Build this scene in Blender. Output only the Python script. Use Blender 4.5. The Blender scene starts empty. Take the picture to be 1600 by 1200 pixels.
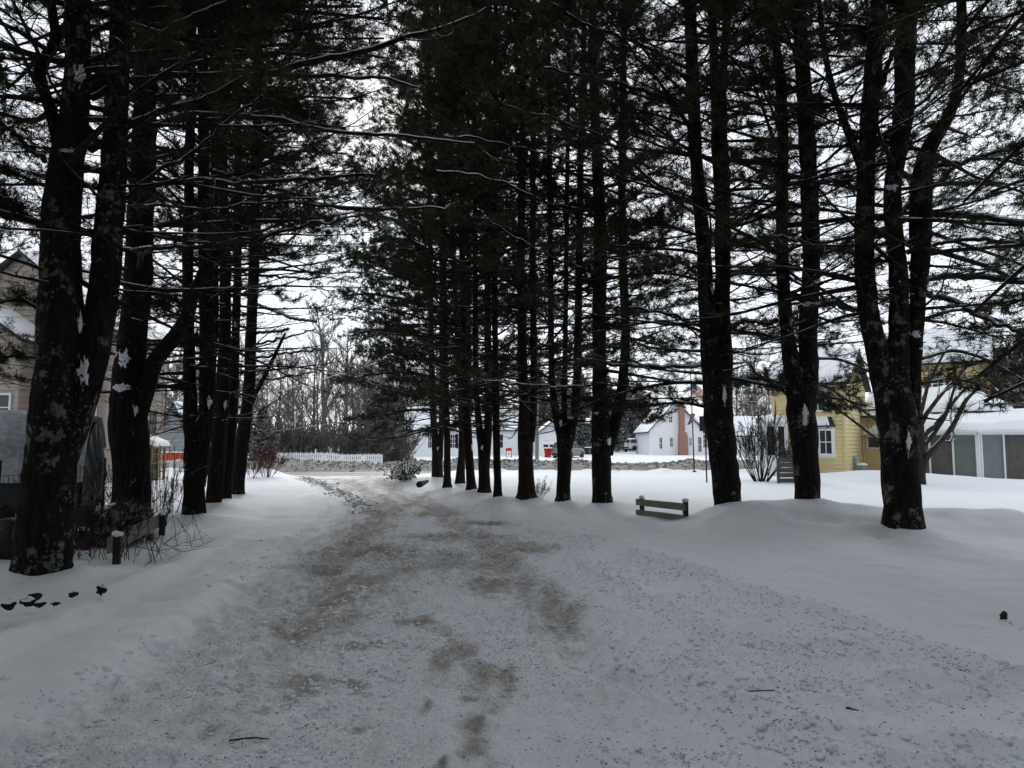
import bpy, math, random
import numpy as np
from mathutils import Vector
from mathutils.bvhtree import BVHTree
rng = np.random.default_rng(7)
R = math.radians
scene = bpy.context.scene
COL = scene.collection

# ------------------------------------------------------------------ camera geometry
F, CX, CY, HY, EYE = 1109.0, 800.0, 600.0, 690.0, 1.65
PITCH = math.atan((HY - CY) / F)

def ray(px, py):
    a = (px - CX) / F; b = (CY - py) / F
    return np.array([a, math.cos(PITCH) - b * math.sin(PITCH), math.sin(PITCH) + b * math.cos(PITCH)])

def at(px, py, Y):
    d = ray(px, py); t = Y / d[1]
    return np.array([d[0] * t, Y, EYE + d[2] * t])

def gp(px, py, z=0.0):
    d = ray(px, py); t = (z - EYE) / d[2]
    return np.array([d[0] * t, d[1] * t, z])

# ------------------------------------------------------------------ noise
def _hash(ix, iy, iz, seed):
    h = (ix.astype(np.int64) * 374761393 + iy.astype(np.int64) * 668265263 + iz.astype(np.int64) * 2147483647 + seed * 1274126177) & 0xFFFFFFFF
    h = ((h ^ (h >> 13)) * 1274126177) & 0xFFFFFFFF
    h = (h ^ (h >> 16)) & 0xFFFFFFFF
    return h / 4294967295.0

def noise2(x, y, seed=0):
    x = np.asarray(x, float); y = np.asarray(y, float)
    ix = np.floor(x); iy = np.floor(y); fx = x - ix; fy = y - iy
    fx = fx * fx * (3 - 2 * fx); fy = fy * fy * (3 - 2 * fy)
    z = np.zeros_like(ix)
    a = _hash(ix, iy, z, seed); b = _hash(ix + 1, iy, z, seed); c = _hash(ix, iy + 1, z, seed); d = _hash(ix + 1, iy + 1, z, seed)
    return (a * (1 - fx) + b * fx) * (1 - fy) + (c * (1 - fx) + d * fx) * fy - 0.5

def fbm(x, y, seed=0, octv=4, gain=0.5):
    s = 0; amp = 1.0
    for o in range(octv):
        s = s + amp * noise2(x * 2 ** o, y * 2 ** o, seed + o * 17); amp *= gain
    return s

def sstep(a, b, x):
    t = np.clip((x - a) / (b - a), 0, 1); return t * t * (3 - 2 * t)

# ------------------------------------------------------------------ mesh builder
class MB:
    def __init__(s): s.V = []; s.L = []; s.N = []; s.M = []; s.S = []; s.n = 0
    def add(s, v, f, mat=0, smooth=False):
        v = np.asarray(v, float).reshape(-1, 3); f = np.asarray(f, np.int64)
        s.V.append(v); s.L.append((f + s.n).ravel()); s.N.append(np.full(len(f), f.shape[1]))
        s.M.append(np.full(len(f), mat) if np.isscalar(mat) else np.asarray(mat)); s.S.append(np.full(len(f), smooth)); s.n += len(v)
        return s
    def box(s, x0, x1, y0, y1, z0, z1, mat=0):
        v = [(x, y, z) for z in (z0, z1) for y in (y0, y1) for x in (x0, x1)]
        return s.add(v, [(0, 2, 3, 1), (4, 5, 7, 6), (0, 1, 5, 4), (2, 6, 7, 3), (0, 4, 6, 2), (1, 3, 7, 5)], mat)
    def bar(s, p, q, w, h, mat=0, up=(0, 0, 1)):
        p = np.array(p, float); q = np.array(q, float); d = q - p; d /= np.linalg.norm(d)
        up = np.array(up, float)
        if abs(d @ up) > .95: up = np.array([1., 0, 0])
        a = np.cross(d, up); a /= np.linalg.norm(a); b = np.cross(a, d)
        v = [c + i * a * w / 2 + j * b * h / 2 for c in (p, q) for j in (-1, 1) for i in (-1, 1)]
        return s.add(v, [(0, 1, 3, 2), (4, 6, 7, 5), (0, 4, 5, 1), (2, 3, 7, 6), (0, 2, 6, 4), (1, 5, 7, 3)], mat)
    def tubes(s, P, Rr, k=5, mat=0, smooth=True, cap=False, jit=None):
        P = np.asarray(P, float); Rr = np.asarray(Rr, float)
        m, n, _ = P.shape
        T = np.gradient(P, axis=1); T /= np.linalg.norm(T, axis=2, keepdims=True) + 1e-9
        mean = P[:, -1] - P[:, 0]; mean /= np.linalg.norm(mean, axis=1, keepdims=True) + 1e-9
        ref = np.where(np.abs(mean[:, 2:3]) < .8, np.array([[0, 0, 1.]]), np.array([[1., 0, 0]]))[:, None, :]
        A = np.cross(T, ref); A /= np.linalg.norm(A, axis=2, keepdims=True) + 1e-9
        B = np.cross(A, T)
        th = np.arange(k) / k * 2 * np.pi
        rr = Rr[:, :, None, None] * (1 if jit is None else jit[..., None])
        V = P[:, :, None, :] + rr * (np.cos(th)[None, None, :, None] * A[:, :, None, :] + np.sin(th)[None, None, :, None] * B[:, :, None, :])
        idx = np.arange(m * n * k).reshape(m, n, k)
        a = idx[:, :-1]; b = idx[:, 1:]
        f = np.stack([a, np.roll(a, -1, 2), np.roll(b, -1, 2), b], -1).reshape(-1, 4)
        s.add(V.reshape(-1, 3), f, mat, smooth)
        if cap:
            for q in range(m):
                for e, rev in ((0, 1), (n - 1, 0)):
                    ring = V[q, e]; c = ring.mean(0); vv = np.vstack([ring, c[None]])
                    ff = [(j, (j + 1) % k, k) if not rev else ((j + 1) % k, j, k) for j in range(k)]
                    s.add(vv, ff, mat, False)
        return s
    def tube(s, pts, r, k=8, mat=0, cap=True, smooth=True):
        pts = np.asarray(pts, float); r = np.broadcast_to(np.asarray(r, float), (len(pts),))
        return s.tubes(pts[None], r[None], k, mat, smooth, cap)
    def blob(s, c, rx, ry, rz, mat=0, seed=0, amp=.25, nu=14, nv=9, flat=None):
        u = np.arange(nu) / nu * 2 * np.pi; v = np.linspace(0.02, np.pi - .02, nv)
        U, W = np.meshgrid(u, v)
        q = 1 + amp * 2 * noise2(np.cos(U) * 1.3 + 5 + np.sin(W) * 0.7, np.sin(U) * 1.3 + np.cos(W) * 1.9 + 9, seed)
        X = c[0] + rx * q * np.sin(W) * np.cos(U); Y = c[1] + ry * q * np.sin(W) * np.sin(U); Z = rz * q * np.cos(W)
        if flat is not None: Z = np.maximum(Z, flat * rz)
        Z = Z + c[2]
        i = np.arange(nu * nv).reshape(nv, nu); a = i[:-1]; b = i[1:]
        f = np.stack([a, b, np.roll(b, -1, 1), np.roll(a, -1, 1)], -1).reshape(-1, 4)
        return s.add(np.stack([X, Y, Z], -1).reshape(-1, 3), f, mat, True)
    def build(s, name, mats, parent=None, org=(0, 0, 0), attrs=None):
        if not isinstance(mats, (list, tuple)): mats = [mats]
        me = bpy.data.meshes.new(name)
        V = np.concatenate(s.V) - np.array(org, float); L = np.concatenate(s.L); N = np.concatenate(s.N)
        me.vertices.add(len(V)); me.vertices.foreach_set('co', V.ravel().astype(np.float32))
        me.loops.add(len(L)); me.loops.foreach_set('vertex_index', L.astype(np.int32))
        me.polygons.add(len(N)); st = np.concatenate([[0], np.cumsum(N)[:-1]])
        me.polygons.foreach_set('loop_start', st.astype(np.int32))
        me.polygons.foreach_set('material_index', np.concatenate(s.M).astype(np.int32))
        me.polygons.foreach_set('use_smooth', np.concatenate(s.S).astype(bool))
        for m in mats: me.materials.append(m)
        if attrs:
            for k, a in attrs.items():
                at_ = me.attributes.new(k, 'FLOAT', 'POINT'); at_.data.foreach_set('value', np.asarray(a, np.float32))
        me.update(calc_edges=True); me.validate(verbose=False)
        o = bpy.data.objects.new(name, me); COL.objects.link(o)
        if parent is not None: o.parent = parent
        else: o.location = org
        return o

def tag(o, label=None, cat=None, group=None, kind=None):
    if label: o['label'] = label
    if cat: o['category'] = cat
    if group: o['group'] = group
    if kind: o['kind'] = kind
    return o
def empty(name, loc, label, cat, group=None, rz=0):
    o = bpy.data.objects.new(name, None); COL.objects.link(o)
    o.location = loc; o.rotation_euler = (0, 0, rz); o.empty_display_size = .2
    return tag(o, label, cat, group)
def dup(root, loc, rz=0, sc=1.0, label=None, group=None, cat=None):
    r = root.copy(); COL.objects.link(r); r.location = loc; r.rotation_euler = (0, 0, rz)
    r.scale = (sc, sc, sc) if np.isscalar(sc) else sc
    tag(r, label, cat, group)
    for ch in list(root.children):
        c = ch.copy(); COL.objects.link(c); c.parent = r
        for g in list(ch.children):
            d = g.copy(); COL.objects.link(d); d.parent = c
    return r

# ------------------------------------------------------------------ materials
class NT:
    def __init__(s, name, rough=.8, spec=.3):
        s.m = bpy.data.materials.new(name); s.m.use_nodes = True; s.t = s.m.node_tree; s.n = s.t.nodes; s.b = s.n['Principled BSDF']
        s.b.inputs['Roughness'].default_value = rough; s.b.inputs['Specular IOR Level'].default_value = spec
    def node(s, typ, **kw):
        nd = s.n.new(typ)
        for k, v in kw.items():
            if k.startswith('i_'):
                nd.inputs[k[2:].replace('_', ' ')].default_value = v
            else: setattr(nd, k, v)
        return nd
    def link(s, a, b): s.t.links.new(a, b)
    def coord(s, which='Object', scale=(1, 1, 1)):
        tc = s.node('ShaderNodeTexCoord'); mp = s.node('ShaderNodeMapping'); mp.inputs['Scale'].default_value = scale
        s.link(tc.outputs[which], mp.inputs['Vector']); return mp.outputs['Vector']
    def wpos(s, scale=(1, 1, 1)):
        g = s.node('ShaderNodeNewGeometry'); mp = s.node('ShaderNodeMapping'); mp.inputs['Scale'].default_value = scale
        s.link(g.outputs['Position'], mp.inputs['Vector']); return mp.outputs['Vector']
    def noise(s, vec, scale, detail=4, rough=.55, dist=0.0):
        nd = s.node('ShaderNodeTexNoise'); nd.inputs['Scale'].default_value = scale; nd.inputs['Detail'].default_value = detail
        nd.inputs['Roughness'].default_value = rough; nd.inputs['Distortion'].default_value = dist; s.link(vec, nd.inputs['Vector']); return nd.outputs['Fac']
    def voro(s, vec, scale, feature='F1', rnd=1.0):
        nd = s.node('ShaderNodeTexVoronoi'); nd.feature = feature; nd.inputs['Scale'].default_value = scale; s.link(vec, nd.inputs['Vector']); return nd.outputs['Distance']
    def ramp(s, fac, a, b, ca=0.0, cb=1.0):
        nd = s.node('ShaderNodeMapRange'); nd.inputs['From Min'].default_value = a; nd.inputs['From Max'].default_value = b
        nd.inputs['To Min'].default_value = ca; nd.inputs['To Max'].default_value = cb; nd.interpolation_type = 'SMOOTHSTEP'
        s.link(fac, nd.inputs['Value']); return nd.outputs['Result']
    def mix(s, fac, a, b):
        nd = s.node('ShaderNodeMix'); nd.data_type = 'RGBA'
        for v, i in ((fac, 0), (a, 6), (b, 7)):
            if isinstance(v, (int, float)): nd.inputs[i].default_value = v
            elif isinstance(v, (tuple, list)): nd.inputs[i].default_value = (*v, 1) if len(v) == 3 else v
            else: s.link(v, nd.inputs[i])
        return nd.outputs[2]
    def math(s, op, a, b=0.0, c=None):
        nd = s.node('ShaderNodeMath'); nd.operation = op
        for i, v in enumerate((a, b) if c is None else (a, b, c)):
            if isinstance(v, (int, float)): nd.inputs[i].default_value = v
            else: s.link(v, nd.inputs[i])
        return nd.outputs[0]
    def attr(s, name):
        nd = s.node('ShaderNodeAttribute'); nd.attribute_name = name; return nd.outputs['Fac']
    def nz(s):
        g = s.node('ShaderNodeNewGeometry'); x = s.node('ShaderNodeSeparateXYZ'); s.link(g.outputs['Normal'], x.inputs[0]); return x.outputs['Z']
    def col(s, c):
        if isinstance(c, tuple): s.b.inputs['Base Color'].default_value = (*c, 1)
        else: s.link(c, s.b.inputs['Base Color'])
        return s
    def bump(s, h, strength=.5, dist=.02, prev=None):
        nd = s.node('ShaderNodeBump'); nd.inputs['Strength'].default_value = strength; nd.inputs['Distance'].default_value = dist
        s.link(h, nd.inputs['Height'])
        if prev is not None: s.link(prev, nd.inputs['Normal'])
        s.link(nd.outputs[0], s.b.inputs['Normal']); return nd.outputs[0]

SNOW = (.84, .865, .89)
def plain(name, c, rough=.7, var=.25, scale=6, bump=.15, spec=.3, metal=0):
    t = NT(name, rough, spec); v = t.coord('Object')
    n = t.noise(v, scale, 5, .6); n2 = t.noise(v, scale * 7, 3, .6)
    f = t.math('MULTIPLY', t.math('ADD', n, n2), .5)
    lo = tuple(x * (1 - var) for x in c); hi = tuple(min(1, x * (1 + var)) for x in c)
    t.col(t.mix(t.ramp(f, .3, .7), lo, hi)); t.bump(n2, bump, .01); t.b.inputs['Metallic'].default_value = metal
    return t.m
def bark(name, base, lichen=(.125, .13, .095), amount=.1, red=0.0, snow=.0, sc=1.0):
    t = NT(name, .95, .1); v = t.coord('Object'); vs = t.coord('Object', (1, 1, .16))
    ridg = t.noise(vs, 22 * sc, 6, .65, .6); crack = t.voro(vs, 16 * sc)
    big = t.noise(v, 1.6, 4, .6); med = t.noise(v, 7, 5, .65)
    c = t.mix(t.ramp(ridg, .3, .72), tuple(x * .45 for x in base), tuple(x * 1.6 for x in base))
    if red: c = t.mix(t.math('MULTIPLY', t.math('MULTIPLY', t.ramp(t.noise(v, .9, 4, .6), .46, .62), t.ramp(ridg, .35, .6)), red), c, (.055, .022, .015))
    spots = t.voro(v, 17, 'F1')
    lf = t.math('MULTIPLY', t.ramp(med, .60 - amount, .66 - amount), t.ramp(big, .52 - amount, .60 - amount))
    sp = t.math('MULTIPLY', t.math('MULTIPLY', t.ramp(spots, .34, .22), t.ramp(t.noise(v, 26, 3), .42, .55)), t.ramp(big, .52 - amount, .60 - amount))
    lf = t.math('MAXIMUM', lf, t.math('MULTIPLY', sp, .8))
    lc = t.mix(t.ramp(t.noise(v, 3, 3), .4, .6), lichen, (.15, .16, .15))
    c = t.mix(t.math('MULTIPLY', lf, t.ramp(ridg, .25, .5)), c, lc)
    if snow:
        sn = t.math('MULTIPLY', t.ramp(t.nz(), .42, .62), t.ramp(t.noise(v, 4, 4), .5 - snow * .3, .58 - snow * .3)); c = t.mix(sn, c, SNOW)
    t.col(c); t.bump(t.math('ADD', ridg, t.math('MULTIPLY', crack, .6)), .9, .03); return t.m
def twigmat(name, base, snow, lo=.3, hi=.6):
    t = NT(name, .9, .15); v = t.wpos()
    sn = t.math('MULTIPLY', t.ramp(t.nz(), lo, hi), t.ramp(t.noise(v, 1.7, 4, .6), .62 - snow * .35, .70 - snow * .35))
    br = t.mix(t.ramp(t.noise(v, 9, 3), .35, .65), tuple(x * .6 for x in base), tuple(x * 1.4 for x in base))
    t.col(t.mix(sn, br, SNOW)); return t.m
def leafmat(name, a, b, snow=0.0, rough=.6, sc=.9):
    t = NT(name, rough, .25); v = t.wpos(); n = t.noise(v, sc, 4, .6); n2 = t.noise(v, 13, 2)
    c = t.mix(t.ramp(t.math('ADD', t.math('MULTIPLY', n, .7), t.math('MULTIPLY', n2, .3)), .35, .65), a, b)
    if snow: c = t.mix(t.math('MULTIPLY', t.ramp(t.nz(), .2, .5), t.ramp(t.noise(v, 3, 4), .6 - snow * .35, .68 - snow * .35)), c, SNOW)
    t.col(c); return t.m
def snowmat(name='snow_cover', bump=.35):
    t = NT(name, .6, .25); v = t.wpos(); n = t.noise(v, 3, 6, .55); n2 = t.noise(v, 45, 3, .6)
    t.col(t.mix(n, tuple(x * .95 for x in SNOW), SNOW)); h = t.math('ADD', n, t.math('MULTIPLY', n2, .15)); t.bump(h, bump, .05); return t.m
def glass(name='dark_glass', c=(.03, .035, .04)):
    t = NT(name, .12, .5); v = t.coord('Object'); t.col(t.mix(t.noise(v, 2, 3), tuple(x * .6 for x in c), tuple(x * 1.6 for x in c))); return t.m
M = {}
M['snow'] = snowmat()
M['bark'] = bark('dark_pine_bark', (.014, .012, .0105), amount=-.02)
M['bark_lichen'] = bark('lichen_pine_bark', (.014, .0125, .011), amount=.06, red=.22)
M['bark_patch'] = bark('patchy_pine_bark', (.014, .0125, .011), amount=.03)
M['bark_red'] = bark('reddish_pine_bark', (.019, .015, .0125), amount=-.03, red=.45)
M['limb'] = twigmat('snowy_limb_bark', (.017, .0145, .0125), .95, .08, .34)
M['branch'] = twigmat('snowy_branch_bark', (.015, .0125, .0105), .45, .35, .65)
M['twig'] = twigmat('thin_twig_bark', (.014, .0115, .0095), .12, .5, .8)
M['needle'] = leafmat('pine_needles', (.015, .019, .006), (.046, .052, .016))
M['needle_brown'] = leafmat('dead_needles', (.05, .018, .01), (.08, .03, .016))
M['spruce'] = leafmat('spruce_needles', (.015, .022, .013), (.04, .055, .03), snow=.55)
M['bare'] = twigmat('bare_grey_bark', (.105, .097, .092), .30, .4, .7)
M['bare_dark'] = twigmat('bare_dark_bark', (.032, .028, .025), .55, .5, .8)
M['bare_red'] = twigmat('reddish_stem_bark', (.10, .045, .035), .2, .4, .7)
M['glass'] = glass()
M['white'] = plain('white_paint', (.78, .79, .80), .6, .06)
M['black'] = plain('black_coating', (.012, .012, .013), .5, .3)
M['wood'] = plain('weathered_wood', (.17, .16, .13), .85, .35, 9, .5)
M['darkwood'] = plain('dark_wet_wood', (.03, .026, .022), .85, .4, 9, .5)

# ------------------------------------------------------------------ terrain
TREEBASE = []   # filled before the ground is built: (x, y, bump radius, bump height)
DRV_L = np.array([gp(*p) for p in [(-40, 1190), (170, 1085), (330, 975), (410, 905), (462, 862), (512, 822), (531, 800), (516, 780), (494, 766), (470, 754), (452, 745), (440, 741)]])[:, :2]
DRV_R = np.array([gp(*p) for p in [(1500, 1190), (1580, 1075), (1300, 965), (1130, 905), (985, 862), (885, 822), (835, 802), (765, 782), (705, 770), (655, 758), (615, 748), (596, 741)]])[:, :2]
DRV_L = np.vstack([[-3.6, -8], [-3.0, 2.0], DRV_L]); DRV_R = np.vstack([[3.5, -8], [2.6, 2.4], DRV_R])

def edges(y):
    return np.interp(y, DRV_L[:, 1], DRV_L[:, 0]), np.interp(y, DRV_R[:, 1], DRV_R[:, 0])
ROAD0, ROAD1 = 35.6, 42.2
def sy(x, y): return y - .05 * (x + 5) - .35 * np.maximum(0, x - 10)
def drivemask(x, y):
    l, r = edges(y); w = .18 + .012 * y
    wob = fbm(x * .8, y * .5, 3) * .5
    inside = sstep(-w, w, x - l + wob * .6) * (1 - sstep(-w * 2.4, w * 2.4, x - r + wob))
    return inside * (1 - sstep(ROAD0 - .8, ROAD0, sy(x, y)))
MUD = [(470, 1062, 60, 26), (500, 965, 95, 36), (560, 905, 90, 30), (520, 935, 90, 28), (600, 860, 90, 22), (720, 1015, 32, 26), (755, 1050, 32, 24), (555, 1062, 22, 12), (558, 1130, 22, 14),
       (668, 1100, 14, 16), (735, 1083, 20, 10), (738, 1155, 30, 30), (770, 1100, 14, 9), (690, 1185, 12, 20), (745, 1125, 26, 18), (330, 1135, 24, 12), (405, 1105, 26, 10), (440, 1095, 20, 10),
       (560, 1000, 60, 10), (700, 870, 70, 20), (770, 880, 60, 22), (820, 850, 70, 14), (720, 835, 120, 12), (640, 880, 50, 18), (770, 910, 60, 18), (650, 965, 50, 12), (600, 800, 60, 8), (680, 800, 60, 8), (760, 815, 60, 8), (640, 785, 50, 6),
       (560, 785, 30, 6), (590, 772, 40, 5), (540, 765, 30, 4), (520, 757, 40, 3), (560, 752, 40, 3), (500, 748, 60, 3), (580, 745, 50, 2.5), (690, 1030, 30, 30), (790, 1060, 20, 40)]
RUTS = [np.array([gp(*p) for p in q])[:, :2] for q in ([(330, 1140), (400, 1075), (452, 1010), (478, 960), (510, 910), (545, 860), (575, 825), (598, 800), (600, 785), (580, 770), (545, 757), (520, 748), (500, 742)], [(905, 1010), (850, 940), (815, 900), (775, 860), (735, 830), (700, 806), (672, 788), (640, 772), (600, 758), (575, 749), (560, 742)])]
STREAK = np.array([gp(*p) for p in [(735, 1190), (745, 1130), (770, 1085), (750, 1050), (715, 1015), (690, 985), (660, 950)]])[:, :2]
def mudmask(x, y):
    xr = np.interp(y, STREAK[:, 1], STREAK[:, 0]); m = .72 * np.exp(-((x - xr + .06 * fbm(x * 3, y * 3, 86, 2)) / .13) ** 2) * (y > STREAK[0, 1]) * (y < STREAK[-1, 1])
    for q in RUTS:
        xr = np.interp(y, q[:, 1], q[:, 0]); m = np.maximum(m, (1.02 + .55 * fbm(x * .9, y * .35, 87, 3)) * np.exp(-((x - xr + .25 * fbm(x * .5, y * .5, 88, 2)) / (.34 + .016 * y)) ** 2) * (.45 + .55 * sstep(5.5, 7.5, y)) * sstep(3.8, 4.6, y) * sstep(36, 30, y))
    for px, py, rx, ry in MUD:
        c = gp(px, py); d = c[1]; wx = rx * d / F; wy = max(ry * d * d / (EYE * F), .06)
        m = np.maximum(m, 1.15 * np.exp(-((x - c[0]) / wx) ** 2 - ((y - c[1]) / wy) ** 2))
    return m
TRK = [np.array([gp(*p) for p in q])[:, :2] for q in ([(985, 862), (1080, 890), (1180, 925), (1290, 960), (1420, 1005), (1640, 1085)], [(900, 870), (990, 925), (1080, 975), (1200, 1002), (1340, 1012)], [(940, 1010), (1060, 1055), (1180, 1077), (1350, 1068), (1640, 1058)], [(960, 1060), (1090, 1085), (1240, 1130), (1420, 1165), (1640, 1185)])]
def trackdist(x, y):
    out = np.full(np.shape(x), 9.0); mk = (x > .3) & (x < 9) & (y > 2.5) & (y < 12.5)
    if not mk.any(): return out
    a, b = x[mk], y[mk]; d = np.full(a.shape, 9.0)
    for q in TRK:
        for p0, p1 in zip(q[:-1], q[1:]):
            v = p1 - p0; t = np.clip(((a - p0[0]) * v[0] + (b - p0[1]) * v[1]) / (v @ v), 0, 1); d = np.minimum(d, np.hypot(a - p0[0] - t * v[0], b - p0[1] - t * v[1]))
    out[mk] = d; return out
def height(x, y):
    x = np.asarray(x, float); y = np.asarray(y, float)
    l, r = edges(y); dm = drivemask(x, y)
    h = .05 * fbm(x * .25, y * .25, 11, 3) + .035 * fbm(x * 1.1, y * 1.1, 21, 4) + .014 * fbm(x * 4, y * 4, 22, 4, .6)
    h = h + .10 * sstep(0, 1.2, l - x) + .09 * np.exp(-np.where(x > l - .3, ((x - l + .3) / .16) ** 2, ((x - l + .3) / .45) ** 2)) * (1 + .9 * fbm(x * .7, y * .9, 15, 3)) * sstep(36, 30, y)
    u_ = x - l + 1.05 + .25 * fbm(x * .3, y * .5, 16, 2); h = h + (.085 * sstep(.16, -.12, u_) + .05 * np.exp(-((u_ + .1) / .14) ** 2)) * sstep(13, 7, y)
    u_ = x - l + 1.75 + .3 * fbm(x * .3, y * .5, 18, 2); h = h + .06 * np.exp(-(u_ / .16) ** 2) * sstep(10, 6, y)
    h = h + .12 * sstep(0, 2.5, x - r - .3) * sstep(4, 8, y)
    # mound under the right hand pines
    mx = 3.6 + (x - 3.6); d1 = y - (12.6 - .12 * (x - 4))
    h = h + .34 * np.exp(-(d1 / 1.25) ** 2) * sstep(2.6, 4.2, x) * (1 - sstep(8.2, 9.6, x)) * (1 + .5 * fbm(x * .8, y * .8, 31, 3))
    h = h - .06 * dm + dm * (.05 * fbm(x * 2.2, y * 2.2, 41, 4, .6) + .055 * np.abs(fbm(x * 6, y * 4.5, 43, 3, .65)))
    # wheel ruts running along the drive and swinging off to the right
    for q in RUTS:
        xr = np.interp(y, q[:, 1], q[:, 0]); h = h + dm * sstep(4, 7, y) * (.03 * np.exp(-((np.abs(x - xr) - .3) / .12) ** 2) - .05 * np.exp(-((x - xr) / .2) ** 2))
    td = trackdist(x, y) + .03 * fbm(x * 3, y * 3, 71, 2)
    h = h + .04 * np.exp(-((td - .17) / .06) ** 2) * (1 + 1.4 * fbm(x * 4, y * 4, 72, 3)) - .045 * np.exp(-(td / .10) ** 2)
    for (tx, ty, rr, hh) in TREEBASE:
        dd_ = np.hypot(x - tx, y - ty) + 1e-6; rr2 = rr * (1 + .4 * fbm((x - tx) / dd_ * 1.1 + tx * 3.1, (y - ty) / dd_ * 1.1 + ty * 2.3, 7, 2)); q = np.exp(-(((x - tx) ** 2 + (y - ty) ** 2) / rr2 ** 2)); h = h + hh * q
    # mounds by the yellow house and under the rhododendron
    for (bx, by, br, bh) in ((14.6, 28.6, 2.6, .38), (17.5, 26.6, 2.2, .12), (-4.6, 27.6, 1.6, .22), (-5.2, 30, 2.0, .15)):
        h = h + bh * np.exp(-(((x - bx) ** 2 + (y - by) ** 2) / br ** 2))
    # street trough and ploughed bank
    ys_ = y; y = sy(x, y)
    onroad = sstep(ROAD0 - .5, ROAD0 + .2, y) * (1 - sstep(ROAD1 - .2, ROAD1 + .3, y))
    h = h * (1 - onroad) - .12 * onroad
    gap = 1 - .8 * (np.exp(-((x - 7.3) / 2.2) ** 2))
    nb = np.exp(-((y - ROAD0 + .9) / .6) ** 2) * .22 * (1 - dm) * sstep(-9, -11, x) + np.exp(-((y - ROAD0 + .9) / .7) ** 2) * .16 * sstep(-4, -2, x)
    h = h + nb * (1 + fbm(x * 1.2, y * 1.2, 51))
    fb = np.exp(-((y - ROAD1 - 1.3) / .85) ** 2) * (.36 - .06 * sstep(-5, 8, x)) * (1 + .7 * fbm(x * .9, y * 1.3, 61, 4, .65)) * gap
    h = h + fb + .18 * sstep(ROAD1 + .5, ROAD1 + 3, y)
    return h
def hz(x, y): return float(height(np.array([x]), np.array([y]))[0])

# ------------------------------------------------------------------ pines: stems traced to their real distance and thickness
# (label, bark, base px (x, y, z), stems [(px, py, width px)...], (snow patches px), options)
PINES = []
def P_(label, barkm, base, stems, snow=(), **kw): PINES.append((label, barkm, base, stems, snow, kw))
P_('thick lichen spotted pine nearest on the left, forked at chest height', 'bark_lichen', (66, 908, .19),
   [[(64, 922, 96), (66, 880, 84), (72, 800, 80), (80, 720, 80), (88, 640, 80), (96, 540, 76), (94, 440, 68), (96, 330, 60), (103, 250, 54), (116, 190, 46), (122, 120, 42), (120, 0, 38)],
    [(100, 720, 40), (122, 650, 48), (140, 590, 48), (152, 530, 48), (164, 440, 50), (172, 330, 44), (182, 200, 40), (190, 0, 36)],
    [(100, 250, 30), (86, 195, 22), (68, 140, 20), (58, 110, 19), (76, 85, 19), (90, 62, 19), (82, 25, 16), (72, -60, 15)]],
   [(124, 118, 14, 22), (112, 236, 26, 7), (132, 580, 14, 34), (126, 505, 6, 26)], live=4.6, lmax=5.0, z0=3.4, dense=.6)
P_('dark pine behind the snowy little evergreen, dividing above a snow covered crotch', 'bark', (205, 838, .14),
   [[(204, 860, 76), (206, 800, 66), (206, 740, 62), (200, 680, 62), (198, 620, 60), (206, 540, 46), (216, 430, 46), (222, 300, 43), (228, 150, 40), (230, 0, 36)],
    [(210, 655, 34), (226, 615, 32), (242, 562, 28), (268, 531, 26), (292, 498, 24), (303, 455, 20), (330, 405, 18), (366, 362, 15), (392, 325, 10), (420, 290, 6)]],
   [(188, 606, 20, 8), (192, 560, 15, 20), (212, 640, 6, 15)], live=4.4, lmax=5.0, z0=3.0, dense=.65, limb1=True)
P_('slender dark pine, first of the tight left cluster', 'bark', (304, 813, .12),
   [[(304, 822, 40), (303, 760, 34), (300, 690, 27), (296, 600, 21), (294, 500, 18), (293, 400, 18), (297, 200, 16), (300, 0, 15)],
    [(312, 760, 20), (318, 700, 22), (323, 620, 26), (324, 520, 25), (320, 400, 22), (318, 200, 19), (316, 0, 16)]],
   [(327, 630, 6, 13)], live=4.8, lmax=4.6)
P_('upright pine with snow caught in its fork, second in the left cluster', 'bark_red', (332, 796, .12),
   [[(332, 802, 28), (338, 740, 27), (343, 680, 24), (349, 600, 22), (352, 500, 20), (352, 400, 18), (346, 200, 16), (343, 0, 14)],
    [(338, 700, 16), (330, 600, 14), (336, 500, 13), (335, 300, 12), (330, 0, 10)]],
   [(352, 634, 5, 12)], live=5.6, lmax=4.6)
P_('thin dark pine between two thicker trunks of the left cluster', 'bark', (349, 789, .12),
   [[(349, 794, 22), (354, 740, 20), (360, 680, 18), (366, 600, 15), (369, 500, 14), (372, 400, 13), (372, 200, 12), (370, 0, 11)]],
   [(368, 508, 7, 7), (372, 655, 4, 12)], live=6.0, lmax=4.4)
P_('farthest pine of the left cluster, a dead snag leaning off to its right', 'bark', (369, 777, .1),
   [[(369, 782, 25), (375, 720, 24), (383, 660, 23), (390, 600, 20), (393, 500, 19), (398, 400, 18), (402, 200, 16), (404, 0, 14)]],
   [(372, 655, 4, 12)], live=6.6, lmax=4.4, snag=[(388, 640, 8), (402, 610, 8), (420, 575, 7), (434, 545, 6), (446, 520, 4)])
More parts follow.
